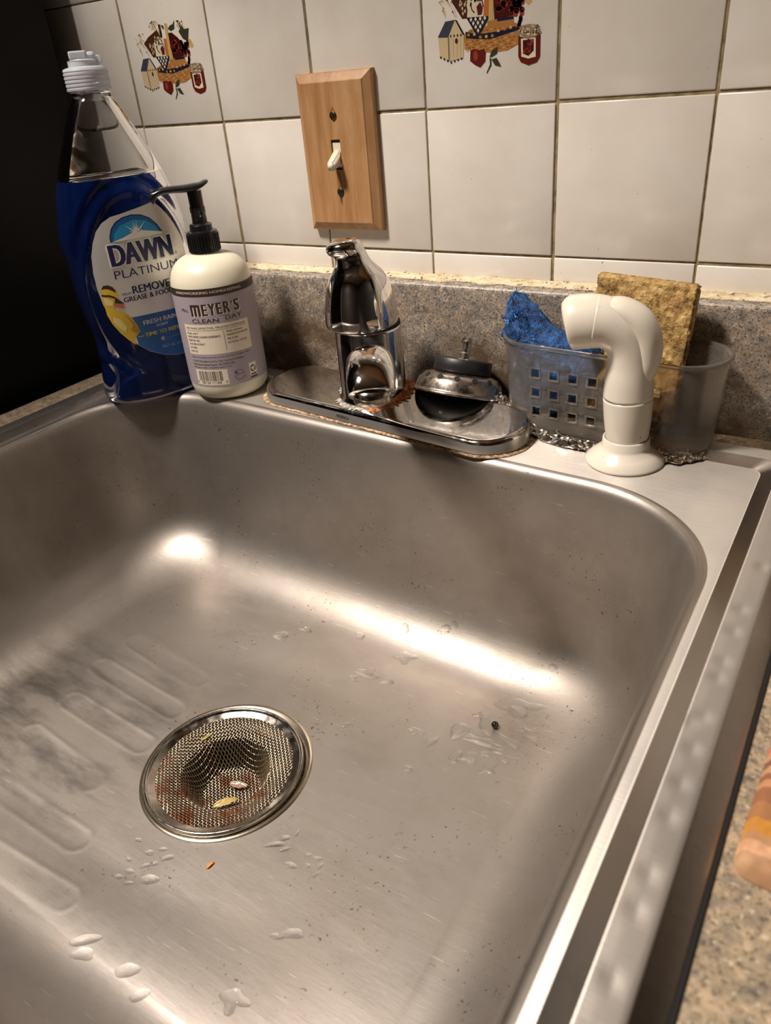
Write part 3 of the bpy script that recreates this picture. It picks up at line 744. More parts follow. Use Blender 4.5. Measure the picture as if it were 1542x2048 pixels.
gs = xf(loft([[(x * (1 + (0.012 if x < -0.10 else 0)) + 0.0022 * nz(x * 60, y * 60, 3), y + 0.0022 * nz(x * 60, y * 60, 7), z) for x, y, z in stadium(L, W, z)] for L, W, z in ((0.1372, 0.0340, 0.0001), (0.1362, 0.0330, 0.0008), (0.133, 0.0312, 0.0011))], True, True), PM)
mesh('putty_ring', gs, M_PUTTY, fau)
# engraved maker's name on the plate front
def plate_front(u, v, d):
    return PM @ Vector((u / 1000, -0.03165 - d, 0.0030 + v / 1000))
PCm = {'ink': mat('engraving', (0.03, 0.025, 0.02), 0.5, 0.6)}
print_sheet('engraved_lettering', [(text_vf('MOEN', -28.5, -18.5, 1.2, 4.0, 0.01), 'ink', 0), (stroke([(-17.8, 1.2), (-16, 1.9), (-15.2, 3.2)], .45), 'ink', 0), (stroke([(-17.6, 3.9), (-16.4, 3.2), (-15.6, 1.6)], .35), 'ink', 0)], PCm, plate_front, fau, (0, 0))
body = lathe([(0.0300, 0.0125), (0.0296, 0.0150), (0.0278, 0.0175), (0.0277, 0.0720), (0.0270, 0.0738), (0.020, 0.0740)], 64, (0, 0), True, True)
mesh('body', body, chrome('worn_chrome', (0.62, 0.60, 0.58), 0.13, 0.7), fau)
mesh('body_gap', lathe([(0.0262, 0.0725), (0.0268, 0.0730), (0.0268, 0.0762), (0.0262, 0.0765)], 48), M_DARK, fau)
hp = [(-0.0040, 0.0752, 0.0270), (-0.0042, 0.0757, 0.0290), (-0.0044, 0.0775, 0.0298), (-0.0046, 0.0850, 0.0296), (-0.0048, 0.0945, 0.0282), (-0.0048, 0.1020, 0.0268), (-0.0048, 0.1095, 0.0247), (-0.0049, 0.1165, 0.0212), (-0.0058, 0.1215, 0.0172), (-0.0070, 0.1255, 0.0147), (-0.0082, 0.1300, 0.0132), (-0.0096, 0.1325, 0.0131), (-0.0116, 0.1345, 0.0140), (-0.0128, 0.1370, 0.0143), (-0.0134, 0.1395, 0.0138), (-0.0138, 0.1418, 0.0115), (-0.0138, 0.1432, 0.0070), (-0.0138, 0.1438, 0.0008)]
hr = []
for la, z, r in spline(hp, 4):
    rg = []
    for i in range(72):
        a = 2 * math.pi * i / 72
        fx = math.cos(a); fy = math.sin(a)              # fx along RV, fy along CV (front)
        rr = r
        hw = smooth01((z - 0.128) / 0.006)
        pz = z + hw * 0.15 * (r * fx * 0.9)               # knob tilts up to the right
        q = RV * (la + rr * fx * (1 + 0.0 * hw)) + CV * (rr * fy * (1 - 0.15 * hw) + 0.004 * smooth01((z - .1) / .04))
        rg.append((q.x, q.y, pz))
    hr.append(rg)
mesh('handle', loft(hr, True, True), M_CHROME, fau)
# spout rising towards the room, end turned down to the aerator
SP = [(0.015, 0.046, .0130, .0165), (0.05, 0.057, .0128, .0160), (0.10, 0.0745, .0126, .0154), (0.140, 0.0885, .0124, .0148), (0.162, 0.0950, .0124, .0148), (0.178, 0.0975, .0122, .0148), (0.1900, 0.0968, .0116, .0148), (0.1975, 0.0938, .0104, .0144), (0.2005, 0.0910, .0094, .0138)]
def sup(n, a, b, e=2.8):
    o = []
    for i in range(n):
        t = 2 * math.pi * i / n; c, s = math.cos(t), math.sin(t)
        o.append((math.copysign(abs(c) ** (2 / e), c) * a, math.copysign(abs(s) ** (2 / e), s) * b))
    return o
S = spline(SP, 5); sr = []
for i, (d, z, h, w) in enumerate(S):
    a_, b_ = S[max(i - 1, 0)], S[min(i + 1, len(S) - 1)]
    td, tz = b_[0] - a_[0], b_[1] - a_[1]; l = math.hypot(td, tz); td /= l; tz /= l
    rg = []
    for lx, ly in sup(40, w, h, 2.4):
        q = CV * (d - tz * ly) + RV * lx; rg.append((q.x, q.y, z + td * ly))
    sr.append(rg)
mesh('spout', loft(sr, True, True), M_CHROME, fau)
ac = CV * 0.1985
mesh('aerator', lathe([(0.0105, 0.0945), (0.0112, 0.0905), (0.0112, 0.0868), (0.0106, 0.0860), (0.0098, 0.0868), (0.001, 0.0870)], 40, (ac.x, ac.y)), chrome('aerator_chrome', (0.5, 0.46, 0.4), 0.2), fau)
# crust around the foot of the body
def crust(r0, r1, z0, h, a0, a1, seed, n=70, m=7):
    V, F = [], []
    for i in range(n + 1):
        a = R(a0 + (a1 - a0) * i / n); e = min(1, min(i, n - i) / 8)
        for j in range(m + 1):
            t = j / m; r = r0 + (r1 - r0) * t * (0.7 + 0.5 * nz(a * 3, seed) + 0.45 * nz(a * 16, seed + 4)) * (0.25 + 0.75 * e)
            z = z0 - 0.0011 + plate_top(r * math.sin(a) + 0.0085) + h * e * (1 - t) ** 1.5 * (0.6 + 0.8 * abs(nz(a * 7, t * 3, seed))) + 0.0004 * nz(a * 20, t * 9, seed) * (1 - t)
            V.append((r * math.cos(a), r * math.sin(a), z))
    for i in range(n):
        for j in range(m): q = i * (m + 1) + j; F.append((q, q + 1, q + m + 2, q + m + 1))
    return V, F
mesh('rust_crust', crust(0.0275, 0.044, 0.0131, 0.0045, -75, 62, 2.0), M_RUST, fau)
mesh('limescale_crust', join(crust(0.0285, 0.0365, 0.0131, 0.0012, -140, -62, 5.0, 110, 10), crust(0.0285, 0.035, 0.0131, 0.0012, 150, 205, 8.0)), M_LIME, fau)

# ---------------------------------------------------------------- basket stopper leaning behind the faucet plate
sto = thing('sink_stopper', 'steel basket strainer stopper with black rubber disc leaning behind the faucet plate', 'stopper', (0.0505, -0.0570, 0.0152))
ax = (Vector((-0.468, 0.883, 0)) * math.tan(R(18)) + Vector((0.883, 0.468, 0)) * math.tan(R(12)) + Vector((0, 0, 1))).normalized()
sto.rotation_mode = 'QUATERNION'; sto.rotation_quaternion = Vector((0, 0, 1)).rotation_difference(ax)
DP = spline([(0.0380, -0.0008), (0.0382, 0.0006), (0.0366, 0.0020), (0.0360, 0.0050), (0.0345, 0.0100), (0.0310, 0.0140), (0.0260, 0.0162), (0.0200, 0.0170)], 3)
dome = loft([ring((0, 0, z), r, 96) for r, z in DP])
mesh('dome', dome, M_STOPPER, sto)
mesh('underside', lathe([(0.0372, -0.0004), (0.0330, -0.0008), (0.026, -0.0016), (0.016, -0.0020), (0.001, -0.0020)], 48), M_BLACKRUB, sto)
for k in range(16):
    a = 2.4 * k; r_ = 0.0075 * math.sqrt(k)
    mesh('underside_hole_light', xf(lathe([(0.0016, -0.0001), (0.0016, 0.0002), (0.0001, 0.0003)], 10), Matrix.Translation((r_ * math.cos(a), r_ * math.sin(a), -0.0019 + 0.0015 * (r_ / .037) ** 3))), mat('painted_hole_light', (0.5, 0.47, 0.43), 0.5) if k == 0 else bpy.data.materials['painted_hole_light'], sto, smooth=False)  # pale discs paint the light showing through the perforations
hole = lathe([(0.0024, -0.0002), (0.0024, 0.0003), (0.0001, 0.00032)], 16)
HV = []
for k in range(14):
    a = 2 * math.pi * (k + .3) / 14; nrm = Vector((math.cos(a) * .78, math.sin(a) * .78, .62)).normalized()
    Mh = Matrix.Translation((0.0326 * math.cos(a), 0.0326 * math.sin(a), 0.0129)) @ Vector((0, 0, 1)).rotation_difference(nrm).to_matrix().to_4x4()
    mesh('hole', xf(hole, Mh), M_DARK, sto, smooth=False)
mesh('rubber_disc', lathe([(0.012, 0.0168), (0.0232, 0.0172), (0.0242, 0.0180), (0.0240, 0.0275), (0.0232, 0.0283), (0.006, 0.0285)], 48), M_BLACKRUB, sto)
stem = join(lathe([(0.0042, 0.027), (0.0040, 0.033), (0.0030, 0.034), (0.0030, 0.0425), (0.0024, 0.0435)], 16), bbox(-0.0042, -0.0022, -0.0015, 0.0015, 0.033, 0.0465), bbox(0.0022, 0.0042, -0.0015, 0.0015, 0.033, 0.0455))
mesh('stem', stem, M_STOPPER, sto, smooth=False)

# ---------------------------------------------------------------- sponge caddy
def caddy_mat():
    m = mat('cloudy_plastic', (0.72, 0.68, 0.62), 0.16, 0, Transmission_Weight=0.93, IOR=1.25); g = N(m)
    f = g.noise(g.co((30, 30, 30)), 1.0, 4, 0.6)
    g.l(g.mix(g.rng(f, 0, 1, 0.35, 0.7), (0.84, 0.80, 0.74), (0.60, 0.53, 0.44)), g.b.inputs['Base Color']); return m
M_CADDY = caddy_mat()
cad = thing('sponge_caddy', 'cloudy plastic sink caddy with square holes holding scrubber and sponge', 'caddy', (0.1745, -0.0530, 0.0042))
cadR = R(-6)
cad.rotation_euler = (0, 0, cadR)
CL, CW, CR = 0.0790, 0.0285, 0.0275       # half length, half width, end radius
def cad_pt(s, z):
    """s: perimeter position, 0 at left end of front side"""
    k = 1 + 0.05 * z / 0.066; L = (CL * k - CR * k); r = CR * k
    st_ = 2 * L; ar = math.pi * r; s = s * k % (2 * st_ + 2 * ar)
    if s < st_: return (-L + s, -r, z)
    s -= st_
    if s < ar: a = -math.pi / 2 + s / r; return (L + r * math.cos(a), r * math.sin(a), z)
    s -= ar
    if s < st_: return (L - s, r, z)
    s -= st_; a = math.pi / 2 + s / r; return (-L + r * math.cos(a), r * math.sin(a), z)
L0 = CL - CR; PER = 4 * L0 + 2 * math.pi * CR
ss = []; flag = []
def add_seg(s0, s1, n, f):
    for k in range(n): ss.append(s0 + (s1 - s0) * k / n); flag.append(f)
hw_, gp = 0.0068, 0.0079
for side in (0, 1):
    s0 = side * (2 * L0 + math.pi * CR); x = s0 + 0.0
    nh = 7
    m0 = (2 * L0 - nh * hw_ - (nh - 1) * gp) / 2
    add_seg(x, x + m0, 1, 0); x += m0
    for k in range(nh):
        add_seg(x, x + hw_, 1, 1); x += hw_
        if k < nh - 1: add_seg(x, x + gp, 1, 0); x += gp
    add_seg(x, x + m0, 1, 0); x += m0
    add_seg(x, s0 + 2 * L0 + math.pi * CR, 16, 0)
zs = [0.0, 0.003, 0.0080, 0.0080 + 0.0068, 0.0225, 0.0225 + 0.0068, 0.0370, 0.0370 + 0.0068, 0.0515, 0.0515 + 0.0068, 0.0625, 0.0655]
zs = [0.0, 0.003, 0.0110, 0.0176, 0.0262, 0.0328, 0.0414, 0.0480, 0.0580, 0.0625, 0.0640]
ho = {2, 4, 6}
V = [cad_pt(s, z) for z in zs for s in ss]; n_ = len(ss); F = []
for i in range(len(zs) - 1):
    for j in range(n_):
        if flag[j] and i in ho: continue
        k = (j + 1) % n_; F.append((i * n_ + j, i * n_ + k, (i + 1) * n_ + k, (i + 1) * n_ + j))
F.append(tuple(reversed(range(n_))))
basket = mesh('basket', (V, F), M_CADDY, cad, smooth=False)
sd = basket.modifiers.new('thickness', 'SOLIDIFY'); sd.thickness = 0.0014; sd.offset = -1
basket.data.set_sharp_from_angle(angle=R(30))
rimv = loft([[cad_pt(s, z) if o == 0 else tuple(a * (1 + o) if i_ < 2 else a for i_, a in enumerate(cad_pt(s, z))) for s in ss] for z, o in ((0.0630, 0.0), (0.0635, 0.022), (0.0655, 0.026), (0.0668, 0.016), (0.0664, -0.016), (0.0640, -0.018))])
mesh('rolled_rim', rimv, M_CADDY, cad)
# square frames around the holes
fv = []
for i in ho:
    for j in range(n_):
        if flag[j]:
            k = (j + 1) % n_; z0, z1 = zs[i], zs[i + 1]; e = 0.0011
            a, b = cad_pt(ss[j], z0), cad_pt(ss[k], z0)
            sx = 1 if b[0] > a[0] else -1; y = a[1]; d_ = -0.0006 if y < 0 else 0.0006
            for (u0, u1, w0, w1) in ((-e, 0, -e, z1 - z0 + e), (hw_, hw_ + e, -e, z1 - z0 + e), (0, hw_, -e, 0), (0, hw_, z1 - z0, z1 - z0 + e)):
                xa, xb = sorted((a[0] + sx * u0, a[0] + sx * u1)); ya, yb = sorted((y, y + d_)); fv.append(bbox(xa, xb, ya, yb, z0 + w0, z0 + w1))
mesh('hole_frames', join(*fv), M_CADDY, cad, smooth=False)['kind'] = 'stuff'
CM = Matrix.Translation(cad.location) @ Matrix.Rotation(cadR, 4, 'Z')

# sponge
def sponge_mat():
    m = mat('cellulose', (0.5, 0.33, 0.12), 0.85); g = N(m)
    f = g.noise(g.co((130, 130, 130)), 1.0, 5, 0.7); d = g.noise(g.co((45, 45, 45)), 1.0, 4, 0.6)
    c = g.ramp(f, [(0.32, hexc('4a3518')), (0.44, hexc('9a7844')), (0.58, hexc('c4a266')), (0.72, hexc('dcc28c'))])
    g.l(g.mix(g.rng(d, 0, 0.6, 0.52, 0.72), c, hexc('5a4224')), g.b.inputs['Base Color'])
    g.bump(f, 1.0, 0.003); return m
bm = bmesh.new(); bmesh.ops.create_cube(bm, size=1)
for v in bm.verts: v.co = Vector((v.co.x * 0.0715, v.co.y * 0.0085, v.co.z * 0.100))
bmesh.ops.bevel(bm, geom=bm.edges[:], offset=0.0012, segments=2, affect='EDGES')
bmesh.ops.subdivide_edges(bm, edges=[e for e in bm.edges if e.calc_length() > 0.02], cuts=60, use_grid_fill=True)
bm.normal_update()
for v in bm.verts:
    p = v.co * 190; c = noise.cell_vector(v.co * 220)
    h = noise.turbulence(p, 3, False); s = noise.noise(v.co * 330)
    v.co += v.normal * (-0.0011 * max(0, h - 0.35) - (0.0011 if s > 0.38 else 0))
spo = mesh('sponge', bm_vf(bm), sponge_mat())
spo.location = (0.1905, -0.0420, 0.0635); spo.rotation_euler = (R(-5), R(3.0), R(-4)); tag(spo, 'thin stained tan cellulose sponge standing upright in the caddy', 'sponge')

# blue steel wool pad
def wool_mat(name, a, b, metal=0.0):
    m = mat(name, hexc(a), 0.5, metal); g = N(m)
    f = g.noise(g.co((170, 170, 170)), 1.0, 5, 0.75)
    g.l(g.ramp(f, [(0.34, hexc('0c1c38')), (0.5, hexc(a)), (0.68, hexc(b))]), g.b.inputs['Base Color']); g.bump(f, 1.0, 0.003); return m
pad = thing('scouring_pad', 'crumpled bright blue steel wool pad in the left end of the caddy', 'scouring pad', (0.1075, -0.0440, 0.0075))
PR = [(-0.0105, 0.0870, 0.0060, 0.010), (-0.0060, 0.0770, 0.0125, 0.0150), (-0.0010, 0.0660, 0.0190, 0.0180), (0.0090, 0.0560, 0.0270, 0.0190), (0.0160, 0.0440, 0.033, 0.0190), (0.0180, 0.0300, 0.0340, 0.019), (0.017, 0.014, 0.030, 0.018), (0.016, 0.002, 0.022, 0.014)]
pr_ = []
for x, z, a, b in [(-0.0115, 0.0905, 0.001, 0.001)] + spline(PR, 5):
    rg = []
    for i in range(48):
        t = 2 * math.pi * i / 48; k = 1 + 0.22 * nz(math.cos(t) * 1.6 + z * 60, math.sin(t) * 1.6, z * 50) + 0.12 * nz(math.cos(t) * 4, math.sin(t) * 4, z * 170)
        rg.append((x + a * k * math.cos(t), b * k * math.sin(t), z + 0.004 * nz(math.cos(t) * 2, math.sin(t) * 2, z * 90)))
    pr_.append(rg)
lump = loft(pr_, True, True)
lump2 = loft([[(0.047 + r * 0.9 * math.cos(t) * (1 + .3 * nz(math.cos(t) * 2, math.sin(t) * 2, z * 90)), -0.004 + r * math.sin(t), z) for t in [2 * math.pi * i / 32 for i in range(32)]] for r, z in ((0.014, 0.03), (0.015, 0.045), (0.011, 0.057), (0.006, 0.064), (0.001, 0.067))], True, True)
mesh('wool_lump', join(lump, lump2), wool_mat('blue_wool', '174a86', '3272b4'), pad)
pad_bvh = BVHTree.FromPolygons([Vector(v) for v in join(lump, lump2)[0]], join(lump, lump2)[1])
FV, FF = [], []; rw = random.Random(5); cnt = 0
while cnt < 520:
    o0 = Vector((rw.uniform(-.03, .062), rw.uniform(-.06, .04), rw.uniform(.03, .1)))
    near = pad_bvh.find_nearest(o0)
    q, nn = near[0], near[1]
    if q is None: continue
    cnt += 1
    tn = nn.cross(Vector((rw.uniform(-1, 1), rw.uniform(-1, 1), rw.uniform(-1, 1)))).normalized(); bn = nn.cross(tn)
    L_ = rw.uniform(.004, .011); cv_ = rw.uniform(-1, 1); hh = rw.uniform(.0003, .0016)
    path = [q + tn * (L_ * (t - .5)) + bn * (cv_ * L_ * 0.5 * math.sin(t * 3.1)) + nn * (hh * math.sin(t * math.pi) * 1.5) for t in (0, .2, .4, .6, .8, 1)]
    v, f = tube(path, rw.choice([.00012, .00018, .00026]), 4, False); k = len(FV); FV += v; FF += [tuple(i + k for i in x) for x in f]
sf_ = mesh('wool_strands', (FV, FF), mat('blue_wire', hexc('3d74b4'), 0.25, 0.75), pad); sf_['kind'] = 'stuff'

# foil pieces under the caddy
M_FOIL = mat('aluminium_foil', (0.72, 0.67, 0.60), 0.18, 1.0)
def foil(name, label, path, wid, hts, seed, amp):
    V, F = [], []; P = spline(path, 14); m = 12
    for i, (x, y, z) in enumerate(P):
        a, b = P[max(i - 1, 0)], P[min(i + 1, len(P) - 1)]; d = Vector((b[0] - a[0], b[1] - a[1], 0)).normalized(); s = Vector((-d.y, d.x, 0))
        t = i / (len(P) - 1); w = wid * (0.55 + 0.45 * math.sin(math.pi * min(1, max(0, t * .94 + .03)))) * (1 + .2 * nz(t * 9, seed))
        for j in range(m + 1):
            u = j / m - .5; h = z + hts * (1 - abs(2 * u) ** 1.5) * (0.65 + .5 * nz(t * 6, seed + 2)) + amp * (abs(nz(t * 16, u * 5, seed)) - .15 + .5 * nz(t * 40, u * 14, seed))
            q = Vector((x, y, 0)) + s * (u * w); V.append((q.x, q.y, max(0.0005 + 0.0003 * abs(nz(t * 30, u * 9)), h)))
    n_ = len(P)
    for i in range(n_ - 1):
        for j in range(m): k = i * (m + 1) + j; F.append((k, k + 1, k + m + 2, k + m + 1))
    o = mesh(name, (V, F), M_FOIL, smooth=False)
    sd_ = o.modifiers.new('thickness', 'SOLIDIFY'); sd_.thickness = 0.00015
    return tag(o, label, 'foil')
foil('aluminium_foil', 'crumpled strip of kitchen foil along the caddy foot beside the faucet plate', [(0.0860, -0.0520, 0.014), (0.0960, -0.0620, 0.011), (0.1090, -0.0710, 0.006), (0.1300, -0.0790, 0.0015), (0.1600, -0.0880, 0.0008), (0.183, -0.0910, 0.0004)], 0.016, 0.0050, 3.0, 0.006)
foil('aluminium_foil', 'flat foil flap poking out from under the caddy right of the sprayer', [(0.2080, -0.0860, 0.0005), (0.2200, -0.0835, 0.0020), (0.2350, -0.0775, 0.0020), (0.2500, -0.0670, 0.0005)], 0.026, 0.0035, 6.0, 0.0020)

# ---------------------------------------------------------------- side sprayer
SB = Vector((0.2025, -0.0950, 0.0)); SR = Vector((0.9677, 0.2520, 0)); SN = Vector((-0.2520, 0.9677, 0))
hol = mesh('sprayer_holder', lathe([(0.0262, 0.0), (0.0272, 0.0008), (0.0270, 0.0022), (0.0215, 0.0072), (0.0172, 0.0108), (0.0163, 0.0125), (0.0160, 0.0178), (0.0155, 0.0186), (0.0149, 0.0182), (0.0147, 0.0140)], 64), M_ALMOND2)
hol.location = SB + Vector((0, 0, 0.0001)); tag(hol, 'almond plastic flared holder ring on the sink deck under the sprayer', 'sprayer holder')
spr = thing('side_sprayer', 'almond plastic pull-out side sprayer with curved head facing left', 'sprayer', SB + Vector((0, 0, 0.0142)))
def swe(pts, n=40, flat=None):
    P = spline(pts, 6); rg = []
    for i, p in enumerate(P):
        a, b = P[max(i - 1, 0)], P[min(i + 1, len(P) - 1)]
        t = Vector((b[0] - a[0], b[1] - a[1])).normalized(); no = Vector((t.y, -t.x))
        r = p[2]; fl_ = p[3] if len(p) > 3 else r
        row = []
        for k in range(n):
            c, s = math.cos(2 * math.pi * k / n), math.sin(2 * math.pi * k / n)
            q = SR * (p[0] + no.x * r * c) + SN * (fl_ * s); row.append((q.x, q.y, p[1] + no.y * r * c - 0.0142))
        rg.append(row)
    return loft(rg, True, True)
mesh('grip', swe([(0.0003, .0145, .0138), (0.0003, .0200, .0146), (-0.0004, .034, .0160), (-0.0012, .0480, .0166)]), M_ALMOND2, spr)
mesh('grip_seam', swe([(-0.0012, .0480, .0163), (-0.0012, .0486, .0163)]), M_SEAM, spr)
mesh('head', swe([(-0.0012, .0486, .0166), (-0.0014, .060, .0160), (-0.0012, .072, .0150), (-0.0030, .0835, .0150), (-0.0085, .0930, .0158), (-0.0175, .0985, .0167), (-0.0262, .0999, .0176)]), M_ALMOND2, spr)
mesh('nozzle', swe([(-0.0245, .0996, .0168), (-0.0268, .0999, .0176), (-0.0350, .0995, .0180), (-0.0400, .0988, .0178), (-0.0426, .0984, .0168), (-0.0436, .0982, .0145), (-0.0430, .0983, .010), (-0.0428, .0983, .002)]), M_ALMOND2, spr)
mesh('trigger_lever', swe([(-0.0190, .1120, .0035, .0090), (-0.0100, .1085, .0075, .0125), (0.0000, .1010, .0100, .0140), (0.0060, .0910, .0105, .0140), (0.0080, .0800, .0102, .0135), (0.0085, .0700, .0085, .0125), (0.0082, .0620, .0060, .0100), (0.0078, .0560, .0030, .0060), (0.0077, .0545, .0006, .002)]), M_ALMOND2, spr)

# ---------------------------------------------------------------- wooden switch plate
sw = thing('light_switch', 'toggle light switch with a chamfered wooden cover plate on the tiles', 'light switch', (-0.0835, 0, 0.1945))
PW, PH = 0.0382, 0.0617
def prect(w, h, y): return [(-w, y, -h), (w, y, -h), (w, y, h), (-w, y, h)]
rr = [prect(PW, PH, -0.0002), prect(PW, PH, -0.0045), prect(PW - 0.0008, PH - 0.0008, -0.0055), prect(PW - 0.0065, PH - 0.0065, -0.0092), prect(PW - 0.0072, PH - 0.0072, -0.0100)]
SWX, SWZ = 0.0048, 0.0118
rr += [prect(SWX, SWZ, -0.0100), prect(SWX, SWZ, -0.0030)]
V, F = loft(rr); F = F + [(0, 3, 2, 1), tuple(range(24, 28))]
swp = mesh('wood_plate', (V, F), M_WOOD, sw, smooth=False)
def tilt_box(w, h0, h1, y0, y1, z0, z1):
    a = [(-w, y0, z0 - h0), (w, y0, z0 - h0), (w, y0, z0 + h0), (-w, y0, z0 + h0)]; b = [(-w * .9, y1, z1 - h1), (w * .9, y1, z1 - h1), (w * .9, y1, z1 + h1), (-w * .9, y1, z1 + h1)]
    return loft([a, b], True, True)
bm = bmesh.new(); tv, tf = tilt_box(0.0040, 0.0060, 0.0034, -0.0040, -0.0205, 0.0010, -0.0080)
vs_ = [bm.verts.new(v) for v in tv]
for f in tf: bm.faces.new([vs_[i] for i in f])
bmesh.ops.bevel(bm, geom=bm.edges[:], offset=0.0009, segments=3, affect='EDGES')
mesh('toggle', bm_vf(bm), M_ALMOND, sw)
mesh('toggle_frame', tilt_box(0.0046, 0.0112, 0.0095, -0.0032, -0.0085, 0, 0.0), M_ALMOND, sw, smooth=False)
for z in (0.0300, -0.0292):
    s_ = lathe([(0.0034, 0), (0.0034, 0.0006), (0.0028, 0.0011), (0.0006, 0.0013)], 20)
    sc_ = mesh('screw', xf(s_, Matrix.Translation((0.0005, -0.0099, z)) @ Matrix.Rotation(R(90), 4, 'X')), M_SCREW, sw)
    mesh('slot', bbox(-0.0000, 0.0010, -0.0114, -0.0106, z - 0.0028, z + 0.0028), M_DARK, sc_, smooth=False)
def ws(u, v, d): return (u / 1000, -0.0100 - d, v / 1000)
SM = {'a': mat('grubby_shadow_mark', hexc('8a6038'), .5), 'b': mat('burnt_mark', hexc('5a3a1e'), .6)}
print_sheet('smear_and_shadow', [(poly([(-1.5, 35), (1, 37), (2.5, 33.5), (1.5, 26), (-1.5, 27)]), 'a', 0)], SM, ws, sw, (0, 0), 0.00003, 0.00003)
print_sheet('smear_and_shadow', [(poly([(-2.2, -13), (2.0, -13), (2.6, -24), (2.0, -35), (.6, -41), (-1.4, -34), (-2.2, -24)]), 'a', 0), (poly([(-1.2, -33), (1.4, -33), (.9, -37), (0, -39)]), 'b', 1)], SM, ws, sw, (0, 0), 0.00003, 0.00003)  # grubby streak with the toggle's cast shadow painted into it

# ---------------------------------------------------------------- dish soap bottle
DB = Vector((-0.2523, -0.1122, 0.0003)); AE = R(70)
E1 = Vector((math.cos(AE), math.sin(AE), 0)); E2 = Vector((math.sin(AE), -math.cos(AE), 0))
dsb = thing('dish_soap_bottle', 'large clear oval bottle of dark blue dish soap with silver label', 'bottle', DB)
HALF = [(0.000, .0480, .0300), (0.002, .0515, .0325), (0.006, .0535, .0340), (0.020, .0520, .0335), (0.040, .0495, .0325), (0.060, .0500, .0325), (0.085, .0530, .0335), (0.110, .0550, .0340), (0.140, .0555, .0340), (0.165, .0530, .0330), (0.185, .0480, .0315), (0.205, .0405, .0285), (0.225, .0315, .0245), (0.240, .0240, .0205), (0.250, .0185, .0172), (0.2530, .0158, .0156)]
HS = spline(HALF, 6)
def half(z):
    for i in range(len(HS) - 1):
        if HS[i][0] <= z <= HS[i + 1][0]:
            t = (z - HS[i][0]) / max(1e-9, HS[i + 1][0] - HS[i][0]); return tuple(HS[i][k] + (HS[i + 1][k] - HS[i][k]) * t for k in (1, 2))
    return HS[-1][1:]
def ex(z): return 2.0 + 0.5 * (1 - smooth01((z - 0.18) / 0.07))
def ridge(u, z):
    d = math.hypot((u + 0.001) / 0.0450, (z - 0.103) / 0.073); k = 0
    for d0, a_ in ((1.10, .0011), (1.22, -.0010), (1.33, .0009)): k += a_ * math.exp(-((d - d0) / 0.045) ** 2)
    return k * smooth01((z - 0.02) / 0.03)
def bottle_rings(inset, zlo, zhi, n=120, nz_=90, rid=True):
    out = []
    for i in range(nz_ + 1):
        z = zlo + (zhi - zlo) * i / nz_; a, c = half(z); a -= inset; c -= inset; e = ex(z); rg = []
        for k in range(n):
            t = 2 * math.pi * k / n; co, si = math.cos(t), math.sin(t)
            u = math.copysign(abs(co) ** (2 / e), co) * a; w = math.copysign(abs(si) ** (2 / e), si) * c
            if rid:
                r_ = ridge(u, z); l = math.hypot(u / a, w / c) or 1; u += r_ * co; w += r_ * si
            q = E1 * u + E2 * w; rg.append((q.x, q.y, z))
        out.append(rg)
    return out
def dsurf(u, v, d):
    z = v / 1000; a, c = half(z); a += d; c += d; e = ex(z); u = u / 1000
    k = max(0.0, 1 - (abs(u) / a) ** e); q = E1 * u + E2 * (c * k ** (1 / e)); return (q.x, q.y, z)
M_PET = mat('clear_plastic', (1, 1, 1), 0.02, 0, Transmission_Weight=1.0, IOR=1.42)
def liquid_mat():
    m = mat('blue_soap', (0.006, 0.026, 0.17), 0.02, 0, Transmission_Weight=0.80, IOR=1.38); return m
NK = [ring((0, 0, z), r, 120) for r, z in ((.0150, .2545), (.0150, .2555), (.0165, .2560), (.0165, .2572), (.0150, .2578), (.0150, .2680))]
def neckring(r, z): return [tuple(E1 * (r * math.cos(2 * math.pi * k / 120)) + E2 * (r * math.sin(2 * math.pi * k / 120)) + Vector((0, 0, z))) for k in range(120)]
outr = bottle_rings(0, 0.1938, 0.253, nz_=40) + [neckring(r, z) for r, z in ((.0150, .2545), (.0150, .2555), (.0165, .2560), (.0165, .2572), (.0150, .2578), (.0150, .2680))]
innr = [neckring(.0138, .2680)] + list(reversed(bottle_rings(0.0011, 0.1950, 0.2515, nz_=40)))
v_, f_ = loft(outr + innr)
f_ = [tuple(q) for q in f_]
f_.append(tuple(reversed(range(120)))); f_.append(tuple(range(len(v_) - 120, len(v_))))
mesh('bottle', (v_, f_), M_PET, dsb)
lr = bottle_rings(-0.00004, 0.0, 0.1940); v_, f_ = loft(lr, True, True)
mesh('liquid', (v_, f_), liquid_mat(), dsb, sharp=40)
M_CAP = mat('frosted_cap', (0.72, 0.76, 0.83), 0.3, 0, Transmission_Weight=0.55, IOR=1.3, Subsurface_Weight=0.2)
cp = [(0.0170, 0.2582), (0.0176, 0.2586)]
for k in range(5): z = 0.2590 + k * 0.0027; cp += [(0.0177, z), (0.0177, z + 0.0012), (0.0170, z + 0.0017), (0.0170, z + 0.0022)]
cp += [(0.0176, 0.2725), (0.0168, 0.2742), (0.0140, 0.2750), (0.0122, 0.2753), (0.0120, 0.2790), (0.0124, 0.2795), (0.0100, 0.2800), (0.0098, 0.2803), (0.0002, 0.2804)]
mesh('cap', lathe(cp, 60), M_CAP, dsb, sharp=40)
fl_l = join(bbox(-.0098, .0040, -.0075, .0075, .2803, .2862, .0012), bbox(.0030, .0105, -.0070, .0070, .2803, .2852, .0025), lathe([(.0026, -.005), (.0030, -.0045), (.0030, .0045), (.0026, .005)], 16))
k_ = len(bbox(-.0098, .0040, -.0075, .0075, .2803, .2862, .0012)[0]) + len(bbox(.0030, .0105, -.0070, .0070, .2803, .2852, .0025)[0])
vv = list(fl_l[0]); Mh = Matrix.Translation((.0122, 0, .2795)) @ Matrix.Rotation(R(90), 4, 'X')
